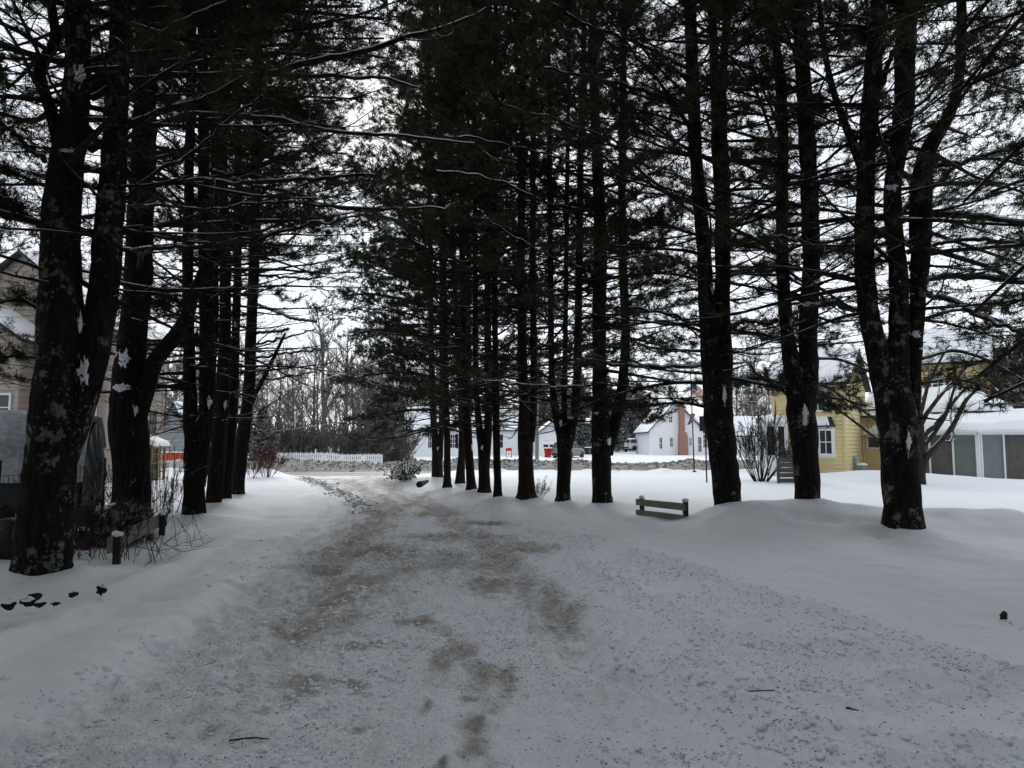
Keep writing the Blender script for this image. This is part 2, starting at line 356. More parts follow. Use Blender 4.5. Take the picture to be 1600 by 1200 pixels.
# right hand row, far to near
P_('far end pine of the right row beside the snow laden rhododendron', 'bark_red', (684, 752, .1),
   [[(684, 756, 22), (681, 700, 14), (677, 650, 11), (674, 560, 10), (671, 300, 9), (668, 0, 7)], [(688, 720, 9), (690, 660, 9), (690, 560, 8), (689, 300, 7), (684, 0, 5)]],
   [(684, 700, 3, 4)], live=2.6, lmax=4.4, end=True)
P_('thin straight reddish pine just right of the row\'s far end', 'bark_red', (699, 762, .1),
   [[(699, 766, 13), (699, 700, 11), (698, 640, 11), (696, 540, 9), (692, 300, 8), (690, 0, 6)]], [], live=2.8, lmax=4.2, end=True)
P_('leaning twin stemmed pine, third from the far end of the right row', 'bark_red', (719, 758, .1),
   [[(718, 762, 18), (722, 700, 11), (721, 640, 11), (716, 560, 9), (708, 400, 8), (704, 0, 6)], [(724, 700, 8), (731, 640, 9), (733, 560, 8), (731, 300, 7), (733, 0, 5)]], [], live=3.0, lmax=4.2, end=True)
P_('curved reddish pine in front of the leaning twin stemmed one', 'bark_red', (736, 768, .1),
   [[(737, 772, 17), (733, 720, 15), (729, 650, 16), (724, 560, 13), (721, 300, 10), (717, 0, 8)]], [(738, 700, 4, 7)], live=3.2, lmax=4.2, end=True)
P_('pine with a narrow V fork, fifth from the far end of the right row', 'bark', (757, 770, .1),
   [[(757, 774, 21), (757, 730, 21), (753, 690, 16), (746, 650, 11), (743, 560, 10), (742, 300, 8), (740, 0, 7)], [(757, 730, 17), (762, 690, 14), (763, 620, 14), (762, 500, 12), (763, 300, 10), (765, 0, 8)]],
   [(753, 700, 3, 6)], live=3.4, lmax=4.2, end=True)
P_('single slim straight pine standing before the thick reddish one', 'bark', (777, 778, .1),
   [[(778, 782, 15), (776, 720, 12), (775, 650, 13), (774, 560, 11), (772, 400, 10), (775, 0, 8)]], [], live=3.6, lmax=4.2, end=True)
P_('thick reddish pine in front of the utility pole', 'bark_red', (824, 780, .1),
   [[(824, 785, 31), (822, 740, 26), (821, 690, 25), (819, 640, 20), (816, 560, 17), (814, 400, 14), (816, 200, 12), (818, 0, 10)], [(830, 690, 13), (834, 640, 13), (834, 560, 12), (832, 400, 11), (835, 0, 9)]],
   [], live=3.6, lmax=4.2)
P_('Y shaped pine in front of the grey parked car', 'bark_patch', (879, 787, .1),
   [[(879, 792, 26), (882, 740, 24), (884, 690, 28), (871, 660, 16), (863, 615, 12), (861, 540, 11), (859, 300, 10), (856, 0, 8)], [(886, 700, 20), (896, 660, 17), (901, 610, 15), (903, 540, 14), (905, 400, 13), (908, 200, 11), (914, 0, 10)], [(884, 680, 10), (881, 640, 10), (883, 560, 9), (886, 300, 8), (890, 0, 6)]],
   [(876, 660, 4, 8), (890, 652, 6, 9)], live=3.8, lmax=4.3)
P_('broad pine splitting low into a straight and a curved stem, left of the plank rail', 'bark_patch', (942, 793, .1),
   [[(942, 799, 38), (940, 750, 33), (940, 700, 36), (937, 640, 27), (936, 560, 25), (936, 480, 24), (938, 400, 24), (936, 300, 22), (930, 200, 18), (927, 100, 16), (925, 0, 15)],
    [(950, 710, 20), (962, 660, 20), (972, 610, 18), (978, 540, 16), (976, 480, 15), (973, 400, 15), (972, 300, 14), (974, 100, 12), (976, 0, 11)]],
   [(952, 690, 6, 9), (931, 646, 5, 5)], live=3.8, lmax=4.5, z0=2.6)
P_('big dark double trunked pine right of the plank rail', 'bark_patch', (1138, 814, .16),
   [[(1140, 822, 50), (1135, 770, 46), (1129, 710, 48), (1122, 650, 50), (1117, 590, 46), (1110, 530, 36), (1104, 470, 28), (1100, 400, 24), (1094, 330, 24), (1088, 250, 23), (1083, 150, 23), (1078, 0, 20)],
    [(1132, 640, 24), (1132, 560, 28), (1129, 500, 27), (1130, 400, 28), (1128, 300, 29), (1123, 200, 28), (1128, 120, 17), (1135, 40, 13), (1136, -60, 12)],
    [(1122, 220, 20), (1117, 130, 17), (1114, 40, 14), (1112, -60, 13)]],
   [(1132, 618, 6, 18), (1113, 450, 5, 16)], live=4.2, lmax=4.6, z0=3.0, sp=.46)
P_('tall pine dividing into two parallel trunks before the yellow bay window', 'bark_patch', (1264, 813, .26),
   [[(1264, 822, 46), (1262, 770, 42), (1259, 710, 44), (1253, 650, 50), (1242, 590, 32), (1232, 540, 25), (1226, 480, 22), (1222, 400, 21), (1222, 300, 20), (1224, 200, 19), (1219, 120, 17), (1209, 40, 14), (1206, -60, 12)],
    [(1258, 650, 30), (1264, 590, 34), (1262, 520, 32), (1265, 460, 33), (1268, 400, 31), (1264, 300, 29), (1260, 200, 28), (1253, 100, 27), (1248, 0, 25)]],
   [(1258, 650, 8, 22), (1272, 440, 14, 12), (1236, 505, 4, 12)], live=4.4, lmax=4.8, z0=3.4, sp=.46)
P_('massive lichen spotted pine of three stems nearest on the right', 'bark_lichen', (1409, 830, .28),
   [[(1410, 838, 66), (1409, 780, 60), (1406, 700, 62), (1403, 650, 68), (1392, 600, 60), (1372, 555, 40), (1358, 500, 36), (1351, 440, 34), (1350, 380, 33), (1353, 300, 31), (1355, 220, 30), (1363, 130, 32), (1368, 60, 29), (1373, 0, 28)],
    [(1406, 650, 44), (1404, 580, 36), (1405, 500, 33), (1405, 430, 32), (1397, 360, 30), (1393, 300, 29), (1402, 240, 32), (1412, 180, 34), (1413, 100, 36), (1418, 0, 34)],
    [(1422, 660, 34), (1425, 600, 28), (1429, 540, 27), (1433, 480, 26), (1438, 400, 34), (1438, 320, 38), (1441, 260, 34), (1455, 222, 24), (1478, 192, 21), (1495, 150, 18), (1502, 90, 17), (1502, 0, 16)],
    [(1350, 265, 20), (1336, 230, 16), (1316, 185, 13), (1300, 140, 11), (1288, 80, 10), (1280, 0, 9)]],
   [(1420, 690, 6, 26), (1384, 515, 8, 16), (1430, 522, 16, 9), (1394, 294, 14, 9), (1440, 545, 8, 3)], live=4.4, lmax=4.8, z0=3.6, sp=.5, dense=.45)

for p in PINES:
    b = gp(*p[2]); w0 = max(q[2] for q in p[3][0][:2]) / F * b[1]; TREEBASE.append((b[0], b[1], .28 + w0 * .75, .17))

def smooth_poly(pts, n):
    pts = np.asarray(pts, float); t = np.concatenate([[0], np.cumsum(np.linalg.norm(np.diff(pts[:, :3], axis=0), axis=1))])
    u = np.linspace(0, t[-1], n); out = np.stack([np.interp(u, t, pts[:, i]) for i in range(pts.shape[1])], -1)
    for _ in range(2):
        q = out.copy(); q[1:-1] = .25 * out[:-2] + .5 * out[1:-1] + .25 * out[2:]; out = q
    return out

def interp_path(P, s):
    """P (B,n,3); s (B,m) in 0..1 -> points (B,m,3), tangents"""
    n = P.shape[1]; f = np.clip(s, 0, .9999) * (n - 1); i = f.astype(int); w = (f - i)[..., None]
    b = np.arange(P.shape[0])[:, None]
    a, c = P[b, i], P[b, i + 1]; t = c - a
    return a * (1 - w) + c * w, t / (np.linalg.norm(t, axis=-1, keepdims=True) + 1e-9)

def norm(v): return v / (np.linalg.norm(v, axis=-1, keepdims=True) + 1e-9)

def needles(tip, axis, n, ln, wd, rg):
    """bunches of thin blades around each axis; tip,axis (K,3)"""
    K = len(tip)
    if K == 0: return np.zeros((0, 3)), np.zeros((0, 3), int)
    a = np.repeat(axis, n, 0); p = np.repeat(tip, n, 0)
    r = rg.normal(size=(K * n, 3)); perp = norm(r - (r * a).sum(1, keepdims=True) * a)
    th = rg.uniform(.25, 1.35, (K * n, 1)); d = a * np.cos(th) + perp * np.sin(th); d[:, 2] -= .12; d = norm(d)
    L = ln * rg.uniform(.7, 1.25, (K * n, 1)); q = norm(np.cross(d, rg.normal(size=(K * n, 3)))) * wd / 2
    p = p - a * rg.uniform(0, .08, (K * n, 1))
    V = np.stack([p - q, p + q, p + d * L], 1).reshape(-1, 3)
    return V, np.arange(K * n * 3).reshape(-1, 3)

def make_branches(start, az, el, L, r0, rg, sag=.12, up=.1, n=8, wig=.10):
    B = len(L); s = np.linspace(0, 1, n)[None, :]
    a = az[:, None] + np.cumsum(rg.normal(0, wig, (B, n)), 1) * .9
    e = el[:, None] - sag * 2 * s + up * 2.4 * s ** 2 + np.cumsum(rg.normal(0, wig * .6, (B, n)), 1)
    d = np.stack([np.cos(a) * np.cos(e), np.sin(a) * np.cos(e), np.sin(e)], -1) * (L / (n - 1))[:, None, None]
    d[:, 0] = 0
    P = start[:, None, :] + np.cumsum(d, 1)
    rad = r0[:, None] * (1 - .86 * s ** .8)
    return P, rad

NDL = ((20, .115, .0058), (14, .12, .0095), (9, .14, .018))
def clothe(mbw, mbf, P, L, live, rg, lod, mats=(0, 1), seclen=.40, vis_top=99, dead_twigs=1.0, dense=1.0, s0=.22, flat=.16, bare=0.0):
    """side shoots, twigs and needle bunches along the branch paths P (B,n,3)"""
    B = len(L); ns = 12 if lod < 2 else 9
    s = np.sort(rg.uniform(s0, .99, (B, ns)), 1); p, t = interp_path(P, s)
    side = np.where((np.arange(ns)[None, :] + rg.integers(0, 2, (B, 1))) % 2, 1, -1) * rg.uniform(R(28), R(62), (B, ns))
    ba = np.arctan2(t[..., 1], t[..., 0]) + side; be = np.arcsin(np.clip(t[..., 2], -1, 1)) * .6 + rg.normal(.05, flat, (B, ns))
    l2 = (seclen * L[:, None] * (1 - .62 * s) + .14) * rg.uniform(.5, 1.15, (B, ns))
    need = np.clip(bare - .035 * (P[:, :1, 2] - 3.0), .15, 1) if bare else np.zeros((B, 1))
    lv = (live[:, None] & (s > need + rg.normal(0, .08, s.shape))).ravel(); P2, rad2 = make_branches(p.reshape(-1, 3), ba.ravel(), be.ravel(), l2.ravel(), np.clip(.0032 + .005 * l2.ravel(), .0035, .014), rg, sag=.04, up=.10, n=5, wig=.14)
    kd = lv | (rg.random(len(lv)) < .85 * dead_twigs)
    mbw.tubes(P2[kd], rad2[kd], 3 if lod else 4, mats[1])
    nt = 5
    s3 = np.sort(rg.uniform(.25, 1.0, (len(P2), nt)), 1); p3, t3 = interp_path(P2, s3)
    sd = np.where(np.arange(nt)[None, :] % 2, 1, -1) * rg.uniform(R(20), R(65), s3.shape)
    a3 = np.arctan2(t3[..., 1], t3[..., 0]) + sd; e3 = np.arcsin(np.clip(t3[..., 2], -1, 1)) + rg.normal(.1, .3, s3.shape)
    l3 = np.clip(l2.ravel()[:, None] * .34, .10, .45) * rg.uniform(.6, 1.4, s3.shape)
    P3, rad3 = make_branches(p3.reshape(-1, 3), a3.ravel(), e3.ravel(), l3.ravel(), np.full(l3.size, .0034 if lod == 0 else .0045), rg, 0, .05, n=3, wig=.12)
    lv3 = np.repeat(lv, nt); kd3 = (lv3 & (rg.random(len(lv3)) < .6)) | (np.repeat(kd, nt) & ~lv3 & (rg.random(len(lv3)) < .7 * dead_twigs))
    if lod < 2: mbw.tubes(P3[kd3], rad3[kd3], 3, mats[1], smooth=False)
    Pl = P3[lv3]; ax = norm(Pl[:, -1] - Pl[:, 0]); a2 = norm(P2[lv][:, -1] - P2[lv][:, -2])
    T = np.concatenate([Pl[:, -1], Pl[:, -1] * .5 + Pl[:, 1] * .5, Pl[:, 1], P2[lv][:, -1], P2[lv][:, 3]]); A = np.concatenate([ax, ax, ax, a2, a2])
    keep = rg.random(len(T)) < dense; T = T[keep]; A = A[keep]; hi = T[:, 2] > vis_top
    nn, ln, wd = NDL[lod]
    V, f = needles(T[~hi], A[~hi], nn, ln, wd, rg)
    if len(V): mbf.add(V, f, 0)
    Th = T[hi]; Ah = A[hi]; sel = rg.random(len(Th)) < 1.0
    V, f = needles(Th[sel], Ah[sel], 9, .20, .055, rg)
    if len(V): mbf.add(V, f, 0)

def pine_growth(mbw, mbf, base_fn, z0, ztop, live_fn, len_fn, rg, lod, spacing=.5, per=(3, 6), azw=None, mats=(0, 1, 2), seclen=.40, vis_top=99, dead_twigs=1.0, dense=1.0, bare=0.0):
    zs = []; z = z0
    while z < ztop - .4:
        k = rg.integers(*per); zs += [z + rg.uniform(-.12, .12) for _ in range(k)]; z += spacing * rg.uniform(.75, 1.3)
    zs = np.array(zs); B = len(zs)
    if B == 0: return
    az = rg.uniform(0, 2 * np.pi, B)
    st, rs = base_fn(zs)
    live = np.array([rg.random() < live_fn(z, a) for z, a in zip(zs, az)])
    L = np.array([len_fn(z, a) for z, a in zip(zs, az)]) * rg.uniform(.55, 1.1, B)
    L = np.where(live, L, L * rg.uniform(.35, .85, B))
    frac = np.clip((zs - z0) / (ztop - z0), 0, 1)
    el = R(3) + frac * R(28) + rg.normal(0, R(9), B)
    r0 = np.clip(.008 + .0095 * L, .010, rs * .45) * rg.uniform(.7, 1.2, B)
    P, rad = make_branches(st, az, el, L, r0, rg, sag=.13, up=.13 + .1 * rg.random())
    mbw.tubes(P, rad, 5, mats[0])
    clothe(mbw, mbf, P, L, live, rg, lod, mats, seclen, vis_top, dead_twigs, dense, bare=bare)

def trunk_mesh(mb, path, rg, k, flare=0.0, mat=0):
    """path (n,4) xyz + radius, displaced into bark ridges"""
    n = len(path); th = np.arange(k) / k * 2 * np.pi
    z = path[:, 2][:, None]; sd = int(rg.integers(0, 999))
    T, Z = np.meshgrid(th, path[:, 2])
    j = .89 + .14 * noise2(T / (2 * np.pi) * 7, Z * 1.1, sd) + .14 * noise2(T / (2 * np.pi) * k * .45, Z * 4.5, sd + 3) + .10 * noise2(T / (2 * np.pi) * k * .8, Z * 13, sd + 5)
    if flare:
        lobes = 1 + .38 * np.cos(T * 4 + sd) + .12 * np.cos(T * 7 + sd)
        j = j + flare * np.exp(-np.clip(Z - path[0, 2] - .30, 0, 9) / .15) * lobes
    mb.tubes(path[None, :, :3], path[None, :, 3], k, mat, True, False, j[None])

ROW_DIR = np.array([7.1 + 3.1, 12.9 - 29.5]); ROW_DIR = ROW_DIR / np.linalg.norm(ROW_DIR)
def build_pine(spec, idx):
    label, barkm, base, stems, snow, kw = spec
    rg = np.random.default_rng(100 + idx)
    b = gp(*base); Y = b[1]; org = np.array([b[0], b[1], hz(b[0], b[1]) - .02])
    lod = 0 if Y < 10 else (1 if Y < 17 else 2)
    root = empty('pine_tree', tuple(org), label, 'tree', 'tall pines lining the drive on both sides')
    mt, mw, mf, ml = MB(), MB(), MB(), MB()
    left = b[0] < -4
    vis_top = EYE + 690 / F * Y * 1.12 + .6
    depth_off = 0.0
    for si, st in enumerate(stems):
        depth_off = 0 if si == 0 else rg.uniform(-.18, .18)
        W = []
        for q, (px, py, w) in enumerate(st):
            yy = Y + depth_off * min(1, q / 3)
            c = at(px, py, yy); W.append([*c, w / F * yy / 2])
        W = np.array(W)
        limb = si > 0 and kw.get('limb1')
        if si == 0: W = np.vstack([[W[0, 0], W[0, 1], W[0, 2] - .35, W[0, 3] * 1.02], W])
        if not limb:
            top = rg.uniform(17.5, 21.5) if si < 3 else W[-1, 2] + 4.5
            if Y > 24: top += 3
            d = (W[-1, :3] - W[-3, :3]); d /= max(d[2], .3)
            zt = W[-1, 2]; dz = max(top - zt, 1.0)
            for k in (.35, .7, 1.0):
                W = np.vstack([W, [W[-1, 0] + d[0] * dz * .12 * (1 - k) + rg.normal(0, .06), W[-1, 1] + rg.normal(0, .06), zt + dz * k, max(.015, (1 - k * .93) * st[-1][2] / F * Y / 2)]])
        n = max(24, int((W[-1, 2] - W[0, 2]) / (.09 if lod == 0 else .16 if lod == 1 else .3))) if not limb else 60
        path = smooth_poly(W, n)
        trunk_mesh(mt, path, rg, 26 if lod == 0 else 16 if lod == 1 else 12, (.34 if lod == 0 else .30 if lod == 1 else .45) if si == 0 else 0)
        pz = path[:, 2]; o = np.argsort(pz)
        fn = lambda z, path=path, pz=pz, o=o: (np.stack([np.interp(z, pz[o], path[o, i]) for i in range(3)], -1), np.interp(z, pz[o], path[o, 3]))
        lmax = kw['lmax'] * (.8 if si else 1); zl = kw['live']; end = kw.get('end'); topz = path[-1, 2]
        # sunny side = toward the drive for the far end, outward otherwise
        out = np.array([-1.0, 0.25]) if end else (np.array([-.8, -.3]) if left else np.array([.85, .5]))
        drive = np.array([.95, -.1]) if left else np.array([-.9, -.35])
        def live_fn(z, a):
            v = np.array([math.cos(a), math.sin(a)]); side = v @ out; dr = v @ drive
            t = zl - 1.8 * max(0, side)
            return .02 if z < t - .6 else (.85 if z > t + 2.0 else .5)
        def len_fn(z, a):
            v = np.array([math.cos(a), math.sin(a)]); along = abs(v @ ROW_DIR)
            if left: along = abs(v[1])
            f = np.clip((topz - z) / (topz * .72), .12, 1) ** .75
            return lmax * f * (1.0 if end else 1.12 - .35 * along)
        if limb:
            pine_growth(mw, mf, fn, path[0, 2] + 1.2, path[-1, 2], lambda z, a: .25, lambda z, a: 1.6, rg, lod, .3, (1, 3), vis_top=vis_top)
            continue
        z0 = max(kw.get('z0', 2.2), path[0, 2] + .5)
        if si == 0 or z0 < topz - 2:
            pine_growth(mw, mf, fn, z0, topz, live_fn, len_fn, rg, lod, kw.get('sp', .5), (2, 5) if len(stems) > 1 else (3, 6), vis_top=vis_top, dense=kw.get('dense', .70 if not end else .82), dead_twigs=1.0, bare=.62 if not end else .45)
        # stubs of broken limbs
        if path[0, 2] > 5.5: continue
        m = 9; zz = rg.uniform(max(1.9, path[0, 2]), 7, m); sp, sr = fn(zz); az = rg.uniform(0, 6.28, m)
        P, rad = make_branches(sp, az, rg.uniform(-.2, .5, m), rg.uniform(.06, .4, m) + sr, np.clip(sr * .3, .008, .03), rg, 0, 0, n=4, wig=.05); mw.tubes(P, np.maximum(rad, .006), 5, 0, cap=True)
    if 'snag' in kw:
        W = np.array([[*at(px, py, Y - .1), w / F * Y / 2] for px, py, w in kw['snag']]); trunk_mesh(mt, smooth_poly(W, 20), rg, 10)
    mt.build('trunk', M[barkm], root, org)
    mw.build('branch_work', [M['branch'], M['twig']], root, org)
    mf.build('needle_crown', M['needle'], root, org)
    bv = BVHTree.FromPolygons([tuple(v) for v in np.concatenate(mt.V)], [tuple(q) for q in np.concatenate([l.reshape(-1, 4) for l in mt.L])])
    for k, (px, py, rx, ry) in enumerate(snow):
        # snow plastered on the bark: hugs the stem, thick in the middle, ragged and thin at its rim
        nx, ny = 46, 52; gx = np.linspace(-1.25, 1.25, nx); gy = np.linspace(-1.3, 1.3, ny); GX, GY = np.meshgrid(gx, gy)
        narrow = np.where(GY > 0, 1 - .45 * GY, 1.0); mk = .78 - np.sqrt((GX / narrow) ** 2 + GY ** 2) + .85 * fbm(GX * 2.2 + k * 5, GY * 1.8 + idx, 77 + k, 5, .72)
        ok = np.zeros(GX.shape, bool); Vp = np.zeros(GX.shape + (3,))
        for i in range(ny):
            for j in range(nx):
                d = ray(px + rx * .82 * GX[i, j], py + ry * .85 * GY[i, j]); d = d / np.linalg.norm(d)
                hit, nrm, fi, dist = bv.ray_cast(Vector((0, 0, EYE)), Vector(d))
                if hit is None or mk[i, j] <= 0: continue
                ok[i, j] = True; Vp[i, j] = np.array(hit) - d * (.006 + .045 * min(mk[i, j], .8) ** .7 * min(1, rx / F * Y * 14))
        ii = np.arange(nx * ny).reshape(ny, nx); fq = np.stack([ii[:-1, :-1], ii[:-1, 1:], ii[1:, 1:], ii[1:, :-1]], -1).reshape(-1, 4)
        okf = ok.ravel()[fq].all(1); Vf = Vp.reshape(-1, 3); rngd = np.ptp(np.linalg.norm(Vf[fq] - [0, 0, EYE], axis=2), axis=1); fq = fq[okf & (rngd < .12)]
        if len(fq) < 3: continue
        u_, inv = np.unique(fq, return_inverse=True); sb = MB(); sb.add(Vf[u_], inv.reshape(-1, 4), 0, True); sb.build('snow_patch', M['snow'], root, org)
    return root
pine_roots = [build_pine(p, i) for i, p in enumerate(PINES)]

# long snow lined limbs that reach across the drive, traced from the photograph at the trees' own distance
def add_limbs(root, Y0, Y1, limbs, matname='limb', seed=0, needle=True):
    rg = np.random.default_rng(900 + seed); org = np.array(root.location)
    for li, pts in enumerate(limbs):
        n = len(pts); W = []
        for q, (px, py, w) in enumerate(pts):
            yy = Y0 + (Y1 - Y0) * q / (n - 1); c = at(px, py, yy); W.append([*c, 1.3 * w / F * yy / 2])
        path = smooth_poly(np.array(W), 40); path[:, :3] += np.stack([fbm(np.arange(40) * .35, np.full(40, li * 9.1 + i * 3.3), 5 + seed, 3) for i in range(3)], -1) * .07
        mb = MB(); mb.tubes(path[None, :, :3], path[None, :, 3], 8, 0, True, True)
        # side shoots
        m = 16; s = np.sort(rg.uniform(.2, 1, (1, m)), 1); p, t = interp_path(path[None, :, :3], s)
        Ltot = np.linalg.norm(np.diff(path[:, :3], axis=0), axis=1).sum()
        a = np.arctan2(t[0, :, 1], t[0, :, 0]) + rg.choice([-1, 1], m) * rg.uniform(.4, 1.1, m); e = np.arcsin(t[0, :, 2]) + rg.normal(.05, .25, m)
        L2 = Ltot * (.30 - .2 * s[0]) * rg.uniform(.5, 1.2, m)
        P2, r2 = make_branches(p[0], a, e, L2, np.clip(.005 + .006 * L2, .005, .014), rg, .03, .06, 6, .16); mb.tubes(P2, r2, 5, 1)
        s3 = rg.uniform(.25, 1, (m, 6)); p3, t3 = interp_path(P2, s3)
        a3 = np.arctan2(t3[..., 1], t3[..., 0]) + rg.uniform(-1, 1, s3.shape); e3 = np.arcsin(t3[..., 2]) + rg.normal(0, .35, s3.shape)
        P3, r3 = make_branches(p3.reshape(-1, 3), a3.ravel(), e3.ravel(), rg.uniform(.15, .45, s3.size), np.full(s3.size, .004), rg, 0, 0, 4, .15); mb.tubes(P3, r3, 3, 1)
        lo = mb.build('limb', [M[matname], M['branch']], root, org)
        if needle:
            fm = MB(); far = np.repeat(s[0] > .45, 6); T = P3[far][:, -1]; A = norm(P3[far][:, -1] - P3[far][:, -2]); T2 = P3[far][:, 2]
            V, f = needles(np.concatenate([T, T2]), np.concatenate([A, A]), 12, .12, .009, rg); fm.add(V, f, 0); fo = fm.build('needle_spray', M['needle'], lo, org)
def add_sprays(root, Y0, Y1, paths, seed=0, lod=1, L=None, sec=.34, dense=1.0):
    """living boughs hung with needles, traced to where they reach"""
    rg = np.random.default_rng(3000 + seed); org = np.array(root.location)
    for li, pts in enumerate(paths):
        n = len(pts); W = smooth_poly(np.array([[*at(px, py, Y0 + (Y1 - Y0) * q / (n - 1)), w / F * Y0 / 2] for q, (px, py, w) in enumerate(pts)]), 14)
        mw, mf = MB(), MB(); mw.tubes(W[None, :, :3], W[None, :, 3], 6, 0, True, True); Lt = np.linalg.norm(np.diff(W[:, :3], axis=0), axis=1).sum()
        for rp in range(2): clothe(mw, mf, W[None, :, :3], np.array([Lt]), np.array([True]), rg, lod, (0, 1), sec, 99, 1, dense, s0=.12, flat=.10)
        lo = mw.build('bough', [M['branch'], M['twig']], root, org); mf.build('needle_spray', M['needle'], lo, org)
A_, B_, C_, D_, F_ = pine_roots[0], pine_roots[1], pine_roots[2], pine_roots[3], pine_roots[5]
add_limbs(A_, 8.3, 7.4, [[(138, 140, 13), (180, 108, 11), (240, 66, 11), (290, 36, 13), (345, 12, 11), (410, -30, 8)],
                         [(142, 148, 9), (200, 126, 8), (290, 115, 8), (390, 113, 7), (480, 117, 6), (560, 118, 5), (600, 127, 4), (660, 135, 3)],
                         [(140, 236, 11), (170, 212, 10), (240, 178, 9), (310, 158, 9), (360, 136, 9), (430, 112, 9), (500, 92, 8), (580, 78, 7), (660, 48, 6), (760, 12, 4)],
                         [(105, 352, 5), (150, 332, 5), (195, 313, 5), (215, 290, 5), (285, 247, 5), (340, 205, 4), (410, 150, 3)],
                         [(70, 350, 5), (30, 340, 4), (-40, 330, 4)], [(70, 250, 7), (30, 215, 6), (-30, 170, 5)]], seed=1)
add_limbs(B_, 11.2, 9.0, [[(185, 389, 6), (240, 388, 6), (300, 386, 6), (360, 380, 5), (420, 368, 5), (480, 352, 4), (535, 342, 3)],
                          [(240, 285, 5), (330, 283, 6), (420, 285, 6), (470, 278, 6), (530, 279, 5), (590, 271, 4)],
                          [(220, 322, 5), (320, 326, 4), (400, 320, 4), (480, 316, 4), (560, 325, 4), (640, 327, 4), (695, 327, 3)],
                          [(230, 200, 8), (300, 175, 7), (400, 180, 6), (480, 196, 6), (560, 205, 5), (650, 214, 4), (740, 222, 3)]], seed=2)
add_limbs(C_, 14.8, 12.5, [[(300, 470, 7), (340, 410, 7), (370, 375, 6), (385, 340, 5)], [(322, 260, 6), (400, 290, 5), (460, 303, 5), (520, 322, 4), (600, 330, 3)]], seed=3)
add_limbs(F_, 20.6, 19.4, [[(396, 520, 4), (420, 519, 4), (452, 515, 4)], [(398, 475, 4), (425, 484, 4), (455, 497, 4), (494, 502, 4)], [(398, 430, 4), (440, 432, 3), (480, 436, 3), (505, 432, 2)],
                           [(394, 560, 4), (440, 553, 3), (480, 548, 3), (502, 545, 2)], [(395, 595, 3), (450, 588, 3), (495, 580, 2)], [(398, 540, 3), (440, 528, 3), (475, 520, 2), (492, 515, 2)]], seed=4, needle=False)
T12 = pine_roots[-1]; T11 = pine_roots[-2]; T10 = pine_roots[-3]; T9 = pine_roots[-4]
add_limbs(T12, 12.9, 11.6, [[(1425, 342, 8), (1460, 334, 10), (1510, 336, 10), (1560, 342, 9), (1640, 352, 7)], [(1425, 440, 7), (1470, 433, 8), (1540, 432, 8), (1600, 441, 7), (1680, 450, 6)],
                            [(1436, 255, 7), (1490, 258, 7), (1570, 235, 6), (1640, 215, 5)], [(1420, 395, 6), (1480, 378, 5), (1560, 375, 5), (1640, 385, 4)], [(1436, 455, 7), (1490, 470, 7), (1540, 498, 6), (1610, 528, 5)],
                            [(1375, 140, 7), (1410, 40, 5), (1440, -30, 4)], [(1382, 215, 5), (1480, 120, 4), (1530, 50, 3)], [(1340, 485, 7), (1300, 472, 8), (1262, 478, 9), (1250, 483, 8)], [(1330, 385, 3), (1290, 386, 4), (1212, 369, 3)]], seed=5)
add_limbs(T10, 14.8, 13.2, [[(1075, 170, 6), (1030, 150, 6), (980, 135, 5), (930, 122, 5), (850, 106, 4)], [(1080, 110, 5), (1000, 70, 5), (930, 45, 4), (860, 5, 4)], [(1085, 335, 4), (1030, 290, 4), (975, 245, 4), (930, 205, 3), (850, 180, 3), (790, 165, 3)],
                            [(1088, 425, 5), (1040, 398, 5), (1010, 400, 4), (960, 405, 3)], [(1096, 571, 6), (1030, 573, 6), (960, 570, 5), (900, 560, 4)], [(1140, 515, 5), (1165, 500, 6), (1215, 503, 6)], [(1098, 510, 4), (1040, 490, 4), (980, 478, 3)],
                            [(1140, 250, 5), (1180, 254, 5), (1230, 246, 4)], [(1140, 140, 5), (1190, 140, 4), (1250, 136, 3)]], seed=6)
add_limbs(T9, 18.0, 15.5, [[(920, 330, 4), (860, 320, 4), (800, 290, 4), (740, 272, 4), (680, 265, 3)], [(915, 260, 3), (830, 235, 3), (740, 215, 3), (690, 212, 2)], [(925, 425, 4), (860, 400, 3), (800, 370, 3), (760, 340, 2)], [(930, 600, 4), (870, 605, 4), (800, 600, 3), (740, 590, 2)]], seed=7)

add_sprays(T10, 15.0, 16.5, [[(1120, 600, 7), (1060, 596, 6), (1000, 606, 5), (945, 622, 4), (900, 640, 3)], [(1120, 640, 6), (1070, 628, 5), (1020, 632, 4), (965, 640, 3)], [(1140, 592, 6), (1190, 590, 6), (1240, 606, 5), (1300, 640, 3)], [(1140, 520, 6), (1190, 522, 5), (1240, 530, 4), (1290, 540, 3)],
                             [(1105, 520, 6), (1040, 500, 5), (980, 508, 4), (920, 520, 3)], [(1105, 440, 6), (1040, 425, 5), (975, 430, 4), (910, 440, 3)], [(1100, 370, 6), (1030, 350, 5), (960, 352, 4)], [(1135, 425, 6), (1180, 420, 5), (1230, 425, 4)], [(1135, 335, 6), (1180, 335, 5), (1230, 340, 4)]], 1)
add_sprays(T11, 14.6, 17.0, [[(1250, 640, 6), (1215, 600, 5), (1180, 590, 4), (1140, 600, 3)], [(1275, 560, 6), (1310, 560, 5), (1360, 580, 4), (1400, 610, 3)], [(1270, 600, 5), (1300, 606, 4), (1330, 640, 3)], [(1225, 400, 6), (1180, 385, 5), (1130, 385, 4)], [(1225, 300, 6), (1170, 280, 5), (1110, 282, 4)]], 2)
